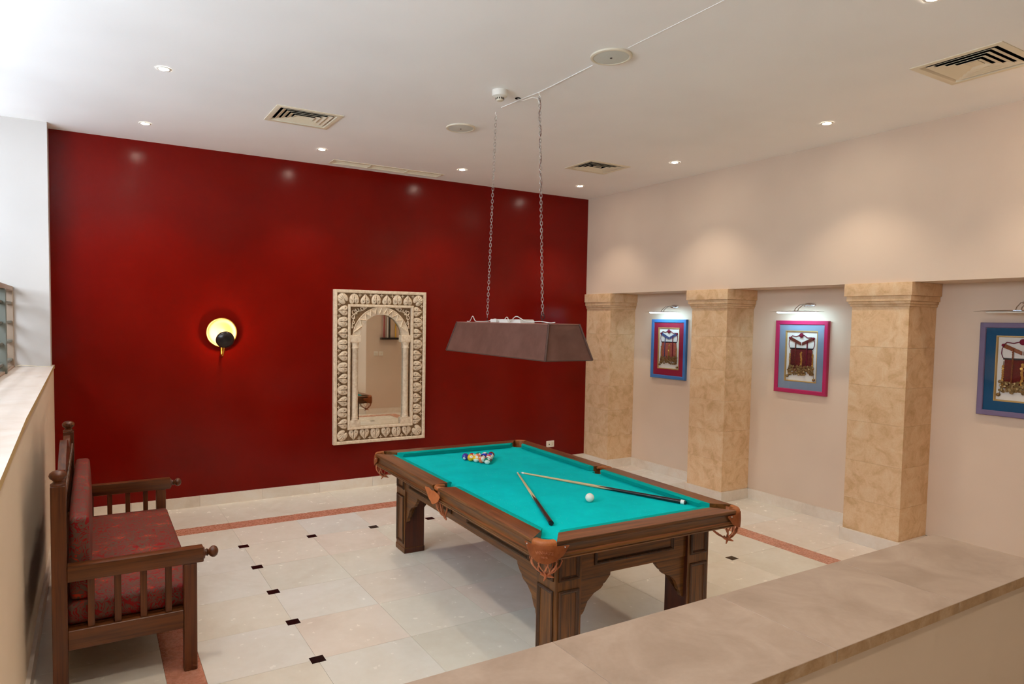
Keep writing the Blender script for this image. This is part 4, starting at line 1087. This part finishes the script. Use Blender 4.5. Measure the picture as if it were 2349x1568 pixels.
sd = thing('smoke_detector', 'white round smoke detector on the ceiling beside the lamp chain', 'smoke detector', (-3.279, -3.007, H))
bm = NB(); lathe(bm, [(0.058, -0.0005), (0.058, -0.030), (0.054, -0.040), (0.036, -0.048), (0.030, -0.050)], 32); finish('body', bm, M_plast, sd, 40)
bm = NB(); lathe(bm, [(0.031, -0.049), (0.027, -0.066), (0.022, -0.072), (0.0, -0.074)], 32); hd = finish('sensor_head', bm, M_plastw, sd, 40)
for k in range(14):
    a = 2*PI*k/14; bm = NB(); box(bm, -0.003, 0.003, -0.0012, 0.0012, -0.006, 0.006, mtx=Matrix.Translation((0.0295*math.cos(a), 0.0295*math.sin(a), -0.0575)) @ Matrix.Rotation(a+PI/2, 4, 'Z')); finish('slot', bm, M_dark, hd)

# ------------------------------------------------------------------ framed textiles with picture lamps
def picture(yc, frame_c, mat_c, cloth_c, band_c, label, seed):
    rnd = random.Random(seed)
    t = thing('framed_textile', label, 'picture', (XN, yc, 1.220), (0, 0, -PI/2), 'framed textiles in the niches')
    # local: x along wall (to the right as seen), z up, -y into the room
    w2, h = 0.290, 0.745
    Mfr = mat('frame paint %d' % seed, frame_c, 0.4, 0.5); Mmat = mat('mat board %d' % seed, mat_c, 0.7, 0.3)
    Mback = mat('ivory backing %d' % seed, (232, 228, 220), 0.8, 0.2); Mgold = mat('gilt fillet %d' % seed, (206, 170, 104), 0.4, 0.5, 0.4)
    Mcl = antique('woven cloth %d' % seed, cloth_c, tuple(v*0.5 for v in cloth_c), 60); Mcl.node_tree.nodes['Principled BSDF'].inputs['Roughness'].default_value = 0.9
    Mbd = antique('beaded band %d' % seed, band_c, tuple(v*0.5 for v in band_c), 120)
    Mcoin = mat('old coins %d' % seed, (140, 112, 70), 0.4, 0.5, 0.7); Mcoin2 = mat('gold coins %d' % seed, (196, 150, 76), 0.35, 0.5, 0.8)
    Mcord = mat('wine red cord %d' % seed, (120, 26, 52), 0.8, 0.2)
    F = lambda u, v, w: (u, -w, v)
    bm = NB(); frame_bars(bm, F, -w2, w2, 0, h, 0.042, [(0, 0.001), (0, 0.034), (0.12, 0.038), (0.88, 0.036), (1.0, 0.030), (1.0, 0.001)]); finish('frame', bm, Mfr, t, 30)
    bm = NB(); box(bm, -w2+0.03, w2-0.03, -0.012, -0.008, 0.03, h-0.03); finish('backing', bm, Mback, t)
    ix0, ix1, iz0, iz1 = -0.177, 0.177, 0.121, h-0.104
    bm = NB(); ring_prism(bm, rect(-w2+0.03, w2-0.03, 0.03, h-0.03), rect(ix0, ix1, iz0, iz1), 0.016, 0.024); finish('mat_board', bm, Mmat, t)
    bm = NB(); frame_bars(bm, F, ix0-0.001, ix1+0.001, iz0-0.001, iz1+0.001, 0.012, [(0, 0.012), (0, 0.026), (0.6, 0.027), (1, 0.018), (1, 0.012)]); finish('gilt_fillet', bm, Mgold, t)
    G = lambda u, v, w: F(u*1.26, v, w)
    # textile bib
    bm = NB(); prism(bm, [(-0.092, 0.460), (0.092, 0.460), (0.100, 0.225), (-0.104, 0.225)], G, 0.012, 0.017); cl = finish('textile_bib', bm, Mcl, t)
    bm = NB(); box(bm, -0.128, 0.128, -0.020, -0.012, 0.452, 0.466, 0.002); finish('hem_cord', bm, M_blackm, cl)
    for s in (-1, 1):
        bm = NB(); prism(bm, [(s*0.004, 0.492), (s*0.004, 0.522), (s*0.096, 0.578), (s*0.104, 0.548)], G, 0.014, 0.020); finish('beaded_band', bm, Mbd, t)
        bm = NB(); tube(bm, [G(s*u, v, 0.017) for u, v in ((0.100, 0.560), (0.110, 0.540), (0.112, 0.50), (0.105, 0.470), (0.096, 0.462))], 0.003, 6); finish('side_cord', bm, Mcord, t, 60)
        bm = NB(); tube(bm, [G(s*u, v, 0.019) for u, v in ((0.050, 0.54), (0.050, 0.46), (0.052, 0.35), (0.053, 0.24))], 0.005, 6)
        for k in range(16): bmesh.ops.create_icosphere(bm, subdivisions=1, radius=0.006, matrix=Matrix.Translation(G(s*0.0515, 0.53-k*0.0185, 0.021)))
        finish('bead_string', bm, Mbd if s < 0 else Mcord, t, 60)
        bm = NB(); bmesh.ops.create_icosphere(bm, subdivisions=2, radius=0.013, matrix=Matrix.Translation(G(s*0.104, 0.566, 0.018))); finish('knot', bm, Mcord, t, 60)
        bm = NB(); tube(bm, [G(s*(0.098+0.004*j), v, 0.015) for j, v in enumerate((0.44, 0.36, 0.28, 0.20, 0.165 if s > 0 else 0.185))], 0.0022, 5)
        bmesh.ops.create_icosphere(bm, subdivisions=2, radius=0.015, matrix=Matrix.Translation(G(s*0.117, 0.152 if s > 0 else 0.172, 0.020))); finish('tassel', bm, Mcoin, t, 60)
    bm = NB(); tube(bm, [G(u, v, 0.017) for u, v in ((-0.104, 0.566), (-0.085, 0.590), (-0.05, 0.583), (-0.02, 0.595), (0.02, 0.598), (0.05, 0.572), (0.085, 0.575), (0.104, 0.566))], 0.0042, 6); finish('hanging_cord', bm, Mcord, t, 60)
    bm = NB(); lathe(bm, [(0.0, 0.010), (0.012, 0.010), (0.021, 0.006), (0.024, 0.0), (0.020, -0.004)], 16, Matrix.Translation(G(-0.001, 0.595, 0.022)) @ Matrix.Rotation(PI/2, 4, 'X')); finish('rosette', bm, Mcord, t, 60)
    def coins(name, m, spots):
        bm = NB()
        for (u, v, w, r) in spots:
            lathe(bm, [(0.0, 0.0015), (r*0.8, 0.0015), (r, 0.0), (r, -0.0015), (0, -0.0015)], 10, Matrix.Translation(G(u, v, w)) @ Matrix.Rotation(PI/2+rnd.uniform(-.35, .35), 4, 'X') @ Matrix.Rotation(rnd.uniform(-.35, .35), 4, 'Y'), False)
        o = finish(name, bm, m, t); o['kind'] = 'stuff'
    coins('coin_fringe', Mcoin, [(rnd.uniform(-0.112, 0.112), rnd.uniform(0.190, 0.282), 0.018+rnd.uniform(0, 0.008), rnd.uniform(0.009, 0.013)) for _ in range(150)])
    coins('gold_coin_row', Mcoin2, [(0.0+rnd.uniform(-.004, .004), 0.42-k*0.016, 0.019, 0.011) for k in range(11)] + [(s*0.100, 0.40-k*0.018, 0.018, 0.010) for k in range(9) for s in (-1, 1)])
    bm = NB(); box(bm, -w2+0.038, w2-0.038, -0.029, -0.0275, 0.038, h-0.038); finish('glazing', bm, M_glass, t)
    return t
picture(-1.112, (62, 116, 176), (150, 30, 58), (178, 92, 74), (70, 84, 130), 'framed coin textile in a bright blue frame with crimson mat', 1)
picture(-2.921, (176, 30, 84), (128, 146, 168), (104, 34, 30), (110, 50, 36), 'framed coin textile in a crimson frame with grey blue mat', 2)
picture(-4.795, (112, 96, 128), (10, 78, 118), (110, 28, 26), (150, 82, 40), 'framed coin textile in a mauve frame with deep blue mat', 3)

def picture_lamp(yc, lit, label):
    t = thing('picture_lamp', label, 'picture light', (XN, yc, 2.05), (0, 0, -PI/2), 'picture lamps in the niches')
    F = lambda u, v, w: (u, -w, v)
    bm = NB(); lathe(bm, [(0.0, 0.014), (0.020, 0.013), (0.030, 0.009), (0.034, 0.0)], 28, Matrix.Translation(F(0.02, 0.072, 0.0)) @ Matrix.Diagonal((2.1, 1, 0.62, 1)) @ Matrix.Rotation(PI/2, 4, 'X')); finish('wall_plate', bm, M_chrome, t, 40)
    for s in (-1, 1):
        bm = NB(); tube(bm, [F(0.02+s*0.020, 0.072, 0.012), F(0.015+s*0.02, 0.080, 0.06), F(0.008+s*0.02, 0.068, 0.12), F(s*0.018, 0.032, 0.17), F(s*0.018, 0.008, 0.185)], 0.0045, 8); finish('arm', bm, M_chrome, t, 60)
    bm = NB(); box(bm, -0.03, 0.03, -0.205, -0.165, 0.002, 0.012, 0.003); finish('bracket', bm, M_chrome, t)
    bm = NB(); K = 13; rings = []
    for k in range(K):
        u = -0.30+0.60*k/(K-1); f = max(0.12, 1-abs(u/0.30)**3)
        rings.append([F(u, 0.002+0.010*math.sin(a)*f, 0.185+0.020*math.cos(a)*f) for a in [PI*j/6 for j in range(7)]])
    loft(bm, rings, True, True); finish('bar', bm, M_chrome, t, 50)
    bm = NB(); tube(bm, [F(-0.215, -0.002, 0.185), F(-0.2, -0.004, 0.185), F(0.2, -0.004, 0.185), F(0.215, -0.002, 0.185)], [0.004, 0.008, 0.008, 0.004], 10); finish('tube_light', bm, M_tubeon if lit else M_plast, t, 60)
    if lit:
        l = bpy.data.lights.new('tube_glow', 'AREA'); l.shape = 'RECTANGLE'; l.size = 0.42; l.size_y = 0.03; l.energy = 1.7; l.color = (0.50, 0.82, 1.0)
        lo = bpy.data.objects.new('tube_glow', l); C.objects.link(lo); lo.parent = t; lo.location = F(0, -0.014, 0.180); lo.rotation_euler = (0.5, 0, 0)
picture_lamp(-1.150, True, 'lit chrome picture lamp over the blue frame')
picture_lamp(-2.960, True, 'lit chrome picture lamp over the crimson frame')
picture_lamp(-4.815, False, 'unlit chrome picture lamp over the mauve frame')

# ------------------------------------------------------------------ small wall things
so = thing('wall_socket', 'white double socket plate low on the red wall behind the table', 'socket', (-0.557, 0, 0.286))
bm = NB(); box(bm, -0.062, 0.062, -0.010, 0, -0.042, 0.042, 0.004, 2); finish('plate', bm, M_plast, so, 40)
bm = NB(); box(bm, -0.052, -0.004, -0.0125, -0.009, -0.028, 0.028, 0.002); finish('outlet', bm, M_plastw, so)
bm = NB(); box(bm, 0.006, 0.052, -0.0125, -0.009, -0.028, 0.028, 0.002); finish('outlet', bm, M_plastw, so)
bm = NB(); lathe(bm, [(0.008, 0.0), (0.008, 0.0135), (0, 0.0135)], 12, Matrix.Translation((-0.02, 0, -0.005)) @ Matrix.Rotation(PI/2, 4, 'X')); finish('hole', bm, M_dark, so)
bm = NB()
for z in (-0.01, 0.01): lathe(bm, [(0.003, 0.0), (0.003, 0.0132), (0, 0.0132)], 8, Matrix.Translation((0.034, 0, z)) @ Matrix.Rotation(PI/2, 4, 'X'))
finish('pin_holes', bm, M_dark, so)
bm = NB(); tube(bm, [(-6.40, -0.30, ZS+0.012), (-6.36, -0.275, ZS+0.02), (-6.3, -0.262, ZS+0.014), (-6.24, -0.252, ZS+0.006), (-6.16, -0.248, ZS+0.004), (XL+0.002, -0.246, ZS+0.004)], 0.0035, 6)
o = finish('sill_cable', bm, M_plastw, None, 60); tag(o, 'thin pale cable trailing along the window sill', 'cable')
bm = NB(); tube(bm, [(XL+0.008, -1.00, 0.42), (XL+0.008, -1.02, 0.32), (XL+0.014, -1.10, 0.22), (XL+0.03, -1.00, 0.13), (XL+0.03, -0.98, 0.112)], 0.005, 6)
o = finish('wall_cable', bm, mat('brown flex', (110, 76, 56), 0.6), None, 60); tag(o, 'brown cable hanging on the low wall behind the bench', 'cable')

# cue rack and switches on the wall seen in the mirror
rk = thing('cue_rack', 'black wall rack shelf holding cues seen in the mirror', 'cue rack', (-0.625, YF0, 1.515))
bm = NB(); box(bm, -0.19, 0.19, 0, 0.09, -0.02, 0.02, 0.003); finish('shelf', bm, M_blackm, rk)
for x, c, lab in ((-0.12, (150, 40, 36), 'dark red cue standing in the mirrored rack'), (-0.045, (222, 222, 214), 'white and black cue standing in the mirrored rack'), (0.0, (22, 22, 22), 'black cue standing in the mirrored rack'), (0.13, (222, 170, 30), 'yellow cue standing in the mirrored rack')):
    bm = NB(); lathe(bm, [(0.0155, 0), (0.0155, 0.02), (0.014, 0.2), (0.011, 0.7), (0.007, 1.2), (0.006, 1.35), (0, 1.352)], 12); ck = finish('racked_cue', bm, mat('cue paint %s' % lab[:6], c, 0.35), None, 50)
    ck.location = (-0.625+x, YF0+0.045, 1.5355); tag(ck, lab, 'cue', 'cues in the wall rack')
for k, x in enumerate((-0.90, -0.79)):
    t = thing('light_switch', ('left' if k else 'right')+' white switch plate of the pair seen in the mirror', 'switch', (x, YF0, 1.215))
    bm = NB(); box(bm, -0.043, 0.043, 0, 0.010, -0.043, 0.043, 0.003); finish('plate', bm, M_plast, t)
    for j in range(2):
        bm = NB(); box(bm, -0.028+j*0.03, -0.004+j*0.03, 0.008, 0.0135, -0.022, 0.022, 0.002); finish('rocker', bm, M_plastw, t)
